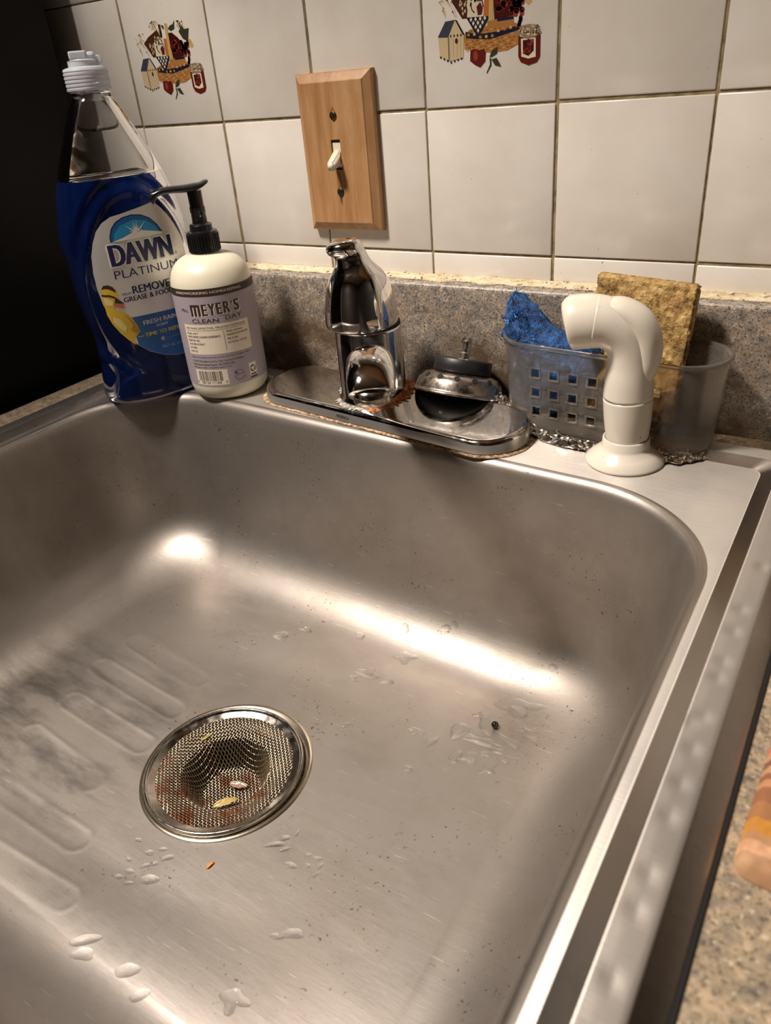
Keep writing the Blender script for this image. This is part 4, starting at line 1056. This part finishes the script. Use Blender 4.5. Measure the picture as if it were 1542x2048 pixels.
vv = [Vector(v) if i < k_ else Mh @ Vector(v) for i, v in enumerate(vv)]
mesh('flip_lid', xf((vv, fl_l[1]), Matrix.Rotation(R(50), 4, 'Z')), M_CAP, dsb, smooth=False)
# label sheet
def label_fix(ua):
    """apparent sheet position in the picture -> true position round the curved front"""
    u = ua
    for _ in range(30):
        a, c = .0550, .0340; k = max(0.0, 1 - (abs(u) / 55.0) ** 2.5) ** 0.4; rec = 34.0 * (1 - k)
        u = 0.5 * u + 0.5 * (ua + rec * 0.36)
    return max(-50, min(50, u))
OUT = [(-11, 166.5), (-20, 165.3), (-28, 161.5), (-34, 155.5), (-38.5, 147), (-42, 136.6), (-43.8, 123), (-44, 109.3), (-42.5, 95), (-39.5, 84.5), (-35.5, 75.5), (-30, 65.5), (-22.5, 55), (-13.5, 46.8), (-2, 41), (10, 37.5), (18, 37), (27, 40.5), (34, 50), (39, 66), (42, 85), (43, 108), (42, 130), (39.5, 150), (36.5, 163), (33, 171), (30, 173), (24, 172.6), (8, 169.5)]
def silver():
    m = mat('silver_label', (0.70, 0.68, 0.66), 0.42, 0.55); return m
DC = dict(silver=silver(), navy=mat('label_navy', hexc('141c50'), .35), white=mat('label_white', hexc('e6e2dc'), .4), blue=mat('label_blue', hexc('0f5a9e'), .35), sky=mat('label_sky', hexc('1f8cc4'), .35),
          deep=mat('label_deep', hexc('0a5c98'), .35), yellow=mat('label_yellow', hexc('e8d22c'), .4), duck=mat('duck_yellow', hexc('d9b438'), .5), dduck=mat('duck_gold', hexc('b98a26'), .5), brown=mat('duck_brown', hexc('3a2212'), .5), beak=mat('duck_beak', hexc('d0624a'), .5), pale=mat('duck_pale', hexc('e6d488'), .5), grey=mat('label_grey', hexc('a8aab4'), .4))
it = [(poly(OUT), 'silver', 0)]
DX = 4.5
def T_(s, x0, x1, y0, y1, c, l, b=0.0): it.append((text_vf(s, x0 + DX, x1 + DX, y0, y1, b), c, l))
# sunburst dome
sun = [(-24.0, 145.5), (-23.5, 150), (-21, 155.5), (-16.5, 160), (-10, 162.8), (-2, 163.8), (6, 162.6), (13, 159), (18, 153.5), (21, 148), (22.5, 145.5)]
it.append((poly([(-25, 145.5)] + [(x * 1.045, 145.5 + (y - 145.5) * 1.05) for x, y in sun] + [(23.8, 145.5)]), 'navy', 1))
it.append((poly(sun), 'deep', 2))
it.append((poly([(-22.5, 145.5), (-20, 152), (-14, 157.5), (-2, 160.5), (9, 158.5), (17, 152), (20.5, 145.5)]), 'sky', 3))
it.append((poly([(-24.0, 145.5), (-14, 147.6), (-5, 150.5), (0, 151.4), (6, 150.5), (14, 148.8), (22.5, 146.8), (22.4, 145.4)]), 'white', 4))
for a in (20, 42, 62, 80, 98, 118, 140, 160):
    L_ = 9.5 + 3 * math.cos(a * 3.0); it.append((poly([(-1 + .9 * math.sin(R(a)), 149.6 - .9 * math.cos(R(a))), (-1 + L_ * math.cos(R(a)), 149.6 + L_ * math.sin(R(a))), (-1 - .9 * math.sin(R(a)), 149.6 + .9 * math.cos(R(a)))]), 'white', 4))
for k in range(10):
    T_('DAWN', -33.0 + 1.9 * math.cos(k * .628), 24.0 + 1.9 * math.cos(k * .628), 126.0 + 1.5 * math.sin(k * .628), 143.2 + 1.5 * math.sin(k * .628), 'white', 5, .02)
for dx_ in (-.75, -.25, .25, .75): T_('DAWN', -32.6 + dx_, 23.6 + dx_, 125.8, 143.4, 'navy', 6 + dx_ * .2, .02)
T_('R', 26.6, 27.6, 126.6, 127.8, 'navy', 6); it.append((stroke([(27.1 + DX + 1.2 * math.cos(k * .42), 127.2 + 1.2 * math.sin(k * .42)) for k in range(16)], .25), 'navy', 6))
T_('PLATINUM', -33, 26.4, 115.1, 122.0, 'navy', 2, -.004)
T_('HELPS', -30.6, -22.4, 100.6, 102.7, 'navy', 2, .01); T_('REMOVE', -21.3, 14.0, 100.4, 107.1, 'navy', 2, .012); T_('REMOVE', -20.9, 14.4, 100.4, 107.1, 'navy', 2.2, .012)
T_('GREASE & FOOD', -30.5, 16, 94.6, 98.9, 'navy', 2, .012); T_('GREASE & FOOD', -30.2, 16.3, 94.6, 98.9, 'navy', 2.2, .012)
band = [(-27.6 + DX, 80.6), (15.5 + DX, 80.0), (42.2, 80), (41.8, 80), (39, 66), (34, 50), (27, 40.5), (18, 37), (10, 37.5), (-2, 41), (-13.5, 46.8), (-22.5, 55), (-27, 61.5)]
it.append((poly([(-23.5, 80.6), (41.3, 79.6), (38.9, 66), (33.8, 50), (26.8, 40.8), (18, 37.2), (10, 37.7), (-2, 41.2), (-13.4, 47), (-22.3, 55.1)]), 'blue', 1))
T_('FRESH RAIN', -18.4, 14.4, 71.6, 75.6, 'white', 2, .01); T_('FRESH RAIN', -18.1, 14.7, 71.6, 75.6, 'white', 2.2, .01); T_('SCENT', -7, 4.6, 67.6, 69.9, 'white', 2, .03)
T_('TIME TO REFILL', -19.1, 18.5, 60.8, 64.3, 'yellow', 2, .01); T_('TIME TO REFILL', -18.85, 18.75, 60.8, 64.3, 'yellow', 2.2, .01); it.append((rect(-25.5 + DX, -20.3 + DX, 62, 62.5), 'yellow', 2)); it.append((rect(19.5 + DX, 25.0 + DX, 61.6, 62.1), 'yellow', 2))
it.append((disc(-3.6 + DX, 55.8, 1.9), 'grey', 2)); T_('DISHWASHING', -0.2, 21, 54.4, 56.4, 'grey', 2, .005); T_('967 mL (1.02 QT)', -5.7, 26, 46.0, 49.8, 'grey', 2, -.002)
# duckling
LF = lambda pts: [(label_fix(x + DX), y) for x, y in pts]
it.append((poly(LF([(-49.5, 108), (-46.6, 111.6), (-42, 111.8), (-38, 109.5), (-35.4, 105.5), (-35.0, 101.3), (-37, 96), (-41, 92.5), (-41.3, 90.5), (-37, 88.5), (-33.5, 86.7), (-29.5, 82.5), (-27, 78.8), (-24.6, 73), (-22.8, 66.8), (-26, 64.5), (-29.4, 61), (-29.4, 55.4), (-35, 61), (-41, 68.5), (-46, 77), (-49, 86), (-49.2, 92), (-50, 100)])), 'duck', 2))
it.append((poly(LF([(-48.6, 108.4), (-46.4, 111.4), (-42, 111.6), (-38.4, 109.5), (-36.2, 106), (-37, 104.6), (-41, 107.6), (-45, 108.8)])), 'brown', 3))
it.append((poly(LF([(-49.6, 104.2), (-46, 103.4), (-43, 103.2), (-39.5, 101.6), (-36, 98.8), (-37, 98.2), (-40.5, 100.2), (-43.5, 101.6), (-46.2, 101.8), (-49.8, 102.6)])), 'brown', 3))
it.append((poly(LF([(-49, 101.4), (-45, 100), (-41, 97), (-42, 93), (-48, 94.5)])), 'pale', 3))
it.append((poly(LF([(-38.8, 98.8), (-35.5, 98.0), (-31.2, 94.0), (-35, 94.4), (-40, 95.6)])), 'brown', 3))
it.append((poly(LF([(-41, 95.4), (-36, 94.2), (-30.4, 93.4), (-33.5, 91.8), (-30.6, 91.0), (-33.3, 89.9), (-37, 91.4), (-41, 93.2)])), 'beak', 4))
it.append((poly(LF([(-33, 84), (-28, 78), (-25, 72), (-23, 67), (-27, 66), (-31, 70), (-28, 73.5)])), 'dduck', 3)); it.append((poly(LF([(-44, 84), (-38, 80), (-34, 73), (-36, 68), (-41, 73), (-45, 79)])), 'pale', 3))
print_sheet('label', it, DC, dsurf, dsb, (3.0, 6.0), 0.00007, 0.00035)

# ---------------------------------------------------------------- hand soap bottle
HB_ = Vector((-0.1804, -0.0879, 0.0003)); HA = -47.0; HR = 0.0365
hsb = thing('hand_soap_bottle', 'milky hand soap pump bottle with lavender grey label and black pump', 'bottle', HB_)
M_MILK = mat('milky_plastic', hexc('d3cdb8'), 0.34, 0, Subsurface_Weight=0.35, Subsurface_Scale=0.01, Subsurface_Radius=(1.0, 0.8, 0.5))
mesh('bottle', lathe(spline([(0.0260, 0.0004), (0.0300, 0.0010), (0.0335, 0.0038), (0.0355, 0.0085), (0.0363, 0.0140), (0.0365, 0.0240), (0.0365, 0.0560), (0.0365, 0.0900), (0.0363, 0.1010), (0.0350, 0.1090), (0.0318, 0.1165), (0.0265, 0.1222), (0.0200, 0.1256), (0.0140, 0.1270), (0.0125, 0.1285)], 4), 72), M_MILK, hsb)
pump = mesh('pump_collar', lathe([(0.0128, 0.1278), (0.0136, 0.1284), (0.0136, 0.1435), (0.0132, 0.1452), (0.0100, 0.1462), (0.0100, 0.1470)], 60), M_BLACK, hsb, sharp=40)
for k in range(36):
    a = 2 * math.pi * k / 36
    mesh('rib', xf(bbox(-.0004, .0004, -.0003, .0003, .1290, .1432), Matrix.Translation((.0137 * math.cos(a), .0137 * math.sin(a), 0)) @ Matrix.Rotation(a, 4, 'Z')), M_BLACK, pump, smooth=False)
mesh('pump_stem', lathe([(0.0098, 0.1465), (0.0098, 0.1505), (0.0088, 0.1515), (0.0066, 0.1520), (0.0062, 0.1600), (0.0066, 0.1606), (0.0066, 0.1650), (0.0060, 0.1656), (0.0062, 0.1780)], 36), M_BLACK, hsb, sharp=40)
HD = Vector((-0.694, -0.72, 0)); HD.rotate(Matrix.Rotation(R(8), 3, 'Z')); HW = Vector((-HD.y, HD.x, 0))
hp = [(-0.0125, .1842, .0012, .0050), (-0.0100, .1834, .0018, .0080), (-0.0060, .1818, .0022, .0092), (0.0, .1808, .0030, .0098), (0.0080, .1804, .0030, .0092), (0.0180, .1808, .0028, .0078), (0.0270, .1806, .0028, .0064), (0.0330, .1788, .0030, .0056), (0.0362, .1755, .0028, .0050), (0.0368, .1730, .0022, .0044)]
hrg = []
for d, z, h, w in spline(hp, 4):
    hrg.append([tuple(HD * (d + (0.6 * ly if d > .034 else 0)) + HW * lx + Vector((0, 0, z + ly))) for lx, ly in sup(24, w, h, 2.4)])
mesh('pump_head', loft(hrg, True, True), M_BLACK, hsb)
def hsurf(u, v, d):
    a = R(HA) + u / 1000 / HR; r = HR + d; return (r * math.cos(a), r * math.sin(a), v / 1000)
HC = dict(lav=mat('label_lavender', hexc('9d9299'), .5), dark=mat('label_maroon', hexc('35231f'), .5), cream=mat('label_cream', hexc('dccfbb'), .5), ink=mat('label_ink', hexc('3d302c'), .5))
g_ = HR * 1000 * math.pi / 180
A = lambda deg: (deg - HA) * g_
it = [(rect(A(-155), A(45), 15.3, 103.6), 'lav', 0), (rect(A(-155), A(45), 97.0, 103.6), 'dark', 1)]
def H_(s, a0, a1, y0, y1, c, l=2, b=0.0): it.append((text_vf(s, A(a0), A(a1), y0, y1, b), c, l))
H_('HARDWORKING HOMEKEEPING', -104, -4, 99.3, 101.5, 'cream', 2, .012)
for c_, dx_, dz_, l_ in (('cream', .9, -.7, 2), ('dark', 0, 0, 3)):
    for s, a0, a1, z0, z1 in (('M', -82.0, -67.2, 80.2, 90.3), ('E', -65.2, -57.2, 80.6, 90.4), ('Y', -56.0, -46.4, 80.6, 90.6), ('E', -45.0, -37.0, 81, 90.8), ('R', -35.2, -25.6, 81.2, 91.0), ('S', -19.8, -11.5, 81.6, 91.3)):
        if s == 'M':
            xa, xb = A(a0) + dx_, A(a1) + dx_; w_ = (xb - xa) * .24; g3 = (xb - xa - 3 * w_) / 2
            for q in range(3): it.append((rect(xa + q * (w_ + g3), xa + q * (w_ + g3) + w_, z0 + dz_, z1 + dz_ - (.9 if q == 1 else .4)), c_, l_))
            it.append((poly([(xa, z1 + dz_ - 2.2), (xb, z1 + dz_ - 2.2), (xb, z1 + dz_ - 1), (xb - 1, z1 + dz_), (xb - 2.8, z1 + dz_), ((xa + xb) / 2, z1 + dz_ - .9), (xa + 2.8, z1 + dz_), (xa + .4, z1 + dz_)]), c_, l_ + .2))
        else: it.append((text_vf(s, A(a0) + dx_, A(a1) + dx_, z0 + dz_, z1 + dz_, .045), c_, l_))
    it.append((disc(A(-22.6) + dx_, 89.6 + dz_, .75), c_, l_)); it.append((poly([(A(-23.2) + dx_, 89.4 + dz_), (A(-22.0) + dx_, 89.6 + dz_), (A(-23.2) + dx_, 87 + dz_)]), c_, l_))
H_('R', -10.2, -9.2, 81.4, 82.3, 'dark')
H_('Mrs.', -99, -86.5, 83.6, 86.6, 'dark', 2, .015)
H_('CLEAN', -83, -44.5, 74.2, 77.8, 'ink', 2, .012); H_('DAY', -35, -10.3, 75.2, 79.0, 'ink', 2, .012)
it.append((rect(A(-100.5), A(-1.3), 45.6, 72.6), 'cream', 1))
H_('WE MAKE EFFECTIVE, TRUSTED FORMULAS.', -97.6, -6.2, 68.4, 70.4, 'ink', 2, .01)
it.append((rect(A(-98), A(-5), 67.3, 67.55), 'ink', 2)); it.append((rect(A(-41.2), A(-40.7), 48, 66.2), 'ink', 2))
H_('Made with:*', -97, -77, 64.0, 66.0, 'ink', 2, .01)
for k, (s, a1) in enumerate((('PLANT-DERIVED CLEANING INGREDIENTS', -46.3), ('ESSENTIAL OILS', -77), ('ALOE VERA EXTRACT', -70), ('GLYCERIN', -84), ('OLIVE OIL', -84))): H_(s, -97, a1, 60.8 - k * 3.3, 62.6 - k * 3.3, 'ink', 2, .02)
H_('Made without:', -37.5, -13, 64.2, 66.0, 'ink', 2, .01)
for k, (s, a1) in enumerate((('PARABENS & PHTHALATES', -4.6), ('MEA & DEA', -22), ('ARTIFICIAL COLORS', -8.6))): H_(s, -37.5, a1, 60.9 - k * 3.5, 62.7 - k * 3.5, 'ink', 2, .015)
H_('Bottle (less pump) made with at least 50% Post-Consumer Plastic.', -97.5, -6, 42.0, 43.6, 'ink', 2, .004)
H_('© 2019 Manufactured for The Caldrea Company', -97.5, -19, 38.0, 40.2, 'ink', 2, .004)
H_('1325 Howe Street Racine, WI 53403 USA', -97.5, -33, 34.9, 37.1, 'ink', 2, .004)
H_('877.865.1508 | MRSMEYERS.COM', -97.5, -38, 32.4, 33.8, 'ink', 2, .02)
it.append((rect(A(-96), A(-46), 16.6, 31.0), 'cream', 1))
rb = random.Random(11); x = A(-91)
while x < A(-53):
    w = rb.choice([.25, .25, .5, .75]); it.append((rect(x, x + w, 20.5, 29.8), 'ink', 2)); x += w + rb.choice([.3, .3, .55, .8])
H_('8', -95, -93, 18.2, 20.4, 'ink'); H_('08124 11104', -88, -57, 17.6, 20.2, 'ink', 2, .01); H_('2', -50.5, -48, 18.2, 20.4, 'ink')
lx, ly = A(-29.2), 24.2
it.append((stroke([(lx - 4.6 + .4 * k, ly + 1.5 + 2.6 * math.sin(k * .42)) for k in range(9)], .35), 'ink', 2)); it.append((stroke([(lx - .4 + 5 * math.cos(R(k)), ly + 4.3 * math.sin(R(k))) for k in range(10, 120, 10)], .4), 'ink', 2))
it.append((stroke([(lx + 5 * math.cos(R(k)), ly - .6 + 4.3 * math.sin(R(k))) for k in range(190, 330, 10)], .4), 'ink', 2)); it.append((stroke([(lx - 4.8, ly - 1.2), (lx - 2.4, ly - .4), (lx, ly + .4), (lx + 2, ly + .2), (lx + 4.6, ly + 1)], .4), 'ink', 2))
it.append((disc(lx - 3.2, ly + 2.0, 1.0), 'ink', 2)); it.append((stroke([(lx + 3.6, ly - 2.6), (lx + 5.4, ly - 3.4), (lx + 4.4, ly - 1.6)], .35), 'ink', 2))
rx = A(-6.6); it.append((rect(A(-13), A(-.2), 17.2, 31.6), 'cream', 1)); it.append((rect(A(-13), A(-.2), 17.2, 19.2), 'ink', 2)); it.append((rect(A(-11.6), A(-1.6), 20.0, 21.4), 'ink', 2))
for k in range(3):
    a = R(90 + 120 * k); c, s = math.cos(a), math.sin(a)
    it.append((poly([(rx + (px_ * c - py_ * s), 26 + (px_ * s + py_ * c)) for px_, py_ in ((1.3, -1.9), (3.3, -.9), (3.3, .7), (1.9, 1.9), (1.2, .8), (2.0, .0))]), 'ink', 2))
    it.append((poly([(rx + (px_ * c - py_ * s), 26 + (px_ * s + py_ * c)) for px_, py_ in ((.6, 2.6), (2.6, 2.9), (2.3, 1.0))]), 'ink', 2))
for k, a in enumerate((10, 13.2, 16.4)):
    t_ = text_vf('CAUTION: KEEP OUT OF REACH OF CHILDREN. IN CASE OF EYE CONTACT, RINSE WELL.' if k else 'INGREDIENTS: WATER, SODIUM LAURYL SULFATE, GLYCERIN, FRAGRANCE, OLIVE OIL', 0, 73, 0, 1.2, .004)
    it.append((([(A(a) + y_, 93 - x_) for x_, y_ in t_[0]], t_[1]), 'cream', 2))
print_sheet('label', it, HC, hsurf, hsb, (2.5, 0), 0.00006, 0.00010)

# ---------------------------------------------------------------- woven coaster on the counter
def weave_mat():
    m = mat('woven_stripes', (0.4, 0.2, 0.1), 0.85); g = N(m)
    sep = g.n('ShaderNodeSeparateXYZ'); tc = g.n('ShaderNodeTexCoord'); g.l(tc.outputs['Object'], sep.inputs[0])
    f = g.rng(sep.outputs[1], 0, 1, 0.0, 0.110)
    st_ = [(0, 'b08a68'), (.07, 'd0a07a'), (.12, 'b0845c'), (.155, 'c08428'), (.215, '9a6a42'), (.29, '8a5a3c'), (.36, 'b48058'), (.40, '7a5038'), (.43, 'b48866'), (.47, '6e4a34'), (.51, 'b8866a'), (.56, 'cc6444'), (.70, 'b07450'), (.76, 'c46a48'), (.82, 'a07858'), (1, '8c6244')]
    c = g.ramp(f, [(a, hexc(b)) for a, b in st_], 'CONSTANT'); ch = g.noise(g.co((140, 60, 60)), 1.0, 2, .5)
    g.l(g.mix(g.rng(ch, 0, .45, .4, .65), c, hexc('8a5c38')), g.b.inputs['Base Color']); return m
V, F = [], []; nx_, ny_ = 60, 60; W_, H2 = 0.115, 0.112
for i in range(nx_ + 1):
    for j in range(ny_ + 1):
        u, w = i / nx_, j / ny_; x, y = u * W_, w * H2
        e = min(u, 1 - u) * W_; f = min(w, 1 - w) * H2; r_ = 0.007
        if e < r_ and f < r_:
            d = math.hypot(r_ - e, r_ - f)
            if d > r_: k = r_ / d; x += (r_ - e) * (1 - k) * (1 if u < .5 else -1); y += (r_ - f) * (1 - k) * (1 if w < .5 else -1)
        z = 0.0062 * min(1, (min(e, f) / 0.003)) ** .5 + 0.0006 * math.sin(i * math.pi / 2 + (j // 2 % 2) * math.pi) * (min(e, f) > .002)
        V.append((x, y, max(0.0004, z)))
for i in range(nx_):
    for j in range(ny_): k = i * (ny_ + 1) + j; F.append((k, k + ny_ + 1, k + ny_ + 2, k + 1))
b0 = len(V); V += [(0.001, 0.001, 0), (W_ - 0.001, 0.001, 0), (W_ - 0.001, H2 - 0.001, 0), (0.001, H2 - 0.001, 0)]; F.append((b0 + 3, b0 + 2, b0 + 1, b0))
co_ = mesh('woven_coaster', (V, F), weave_mat()); co_.location = (0.3296, -0.3905, ZC + 0.0002); co_.rotation_euler = (0, 0, R(-3)); tag(co_, 'striped orange and brown woven coaster on the counter right of the sink', 'coaster')
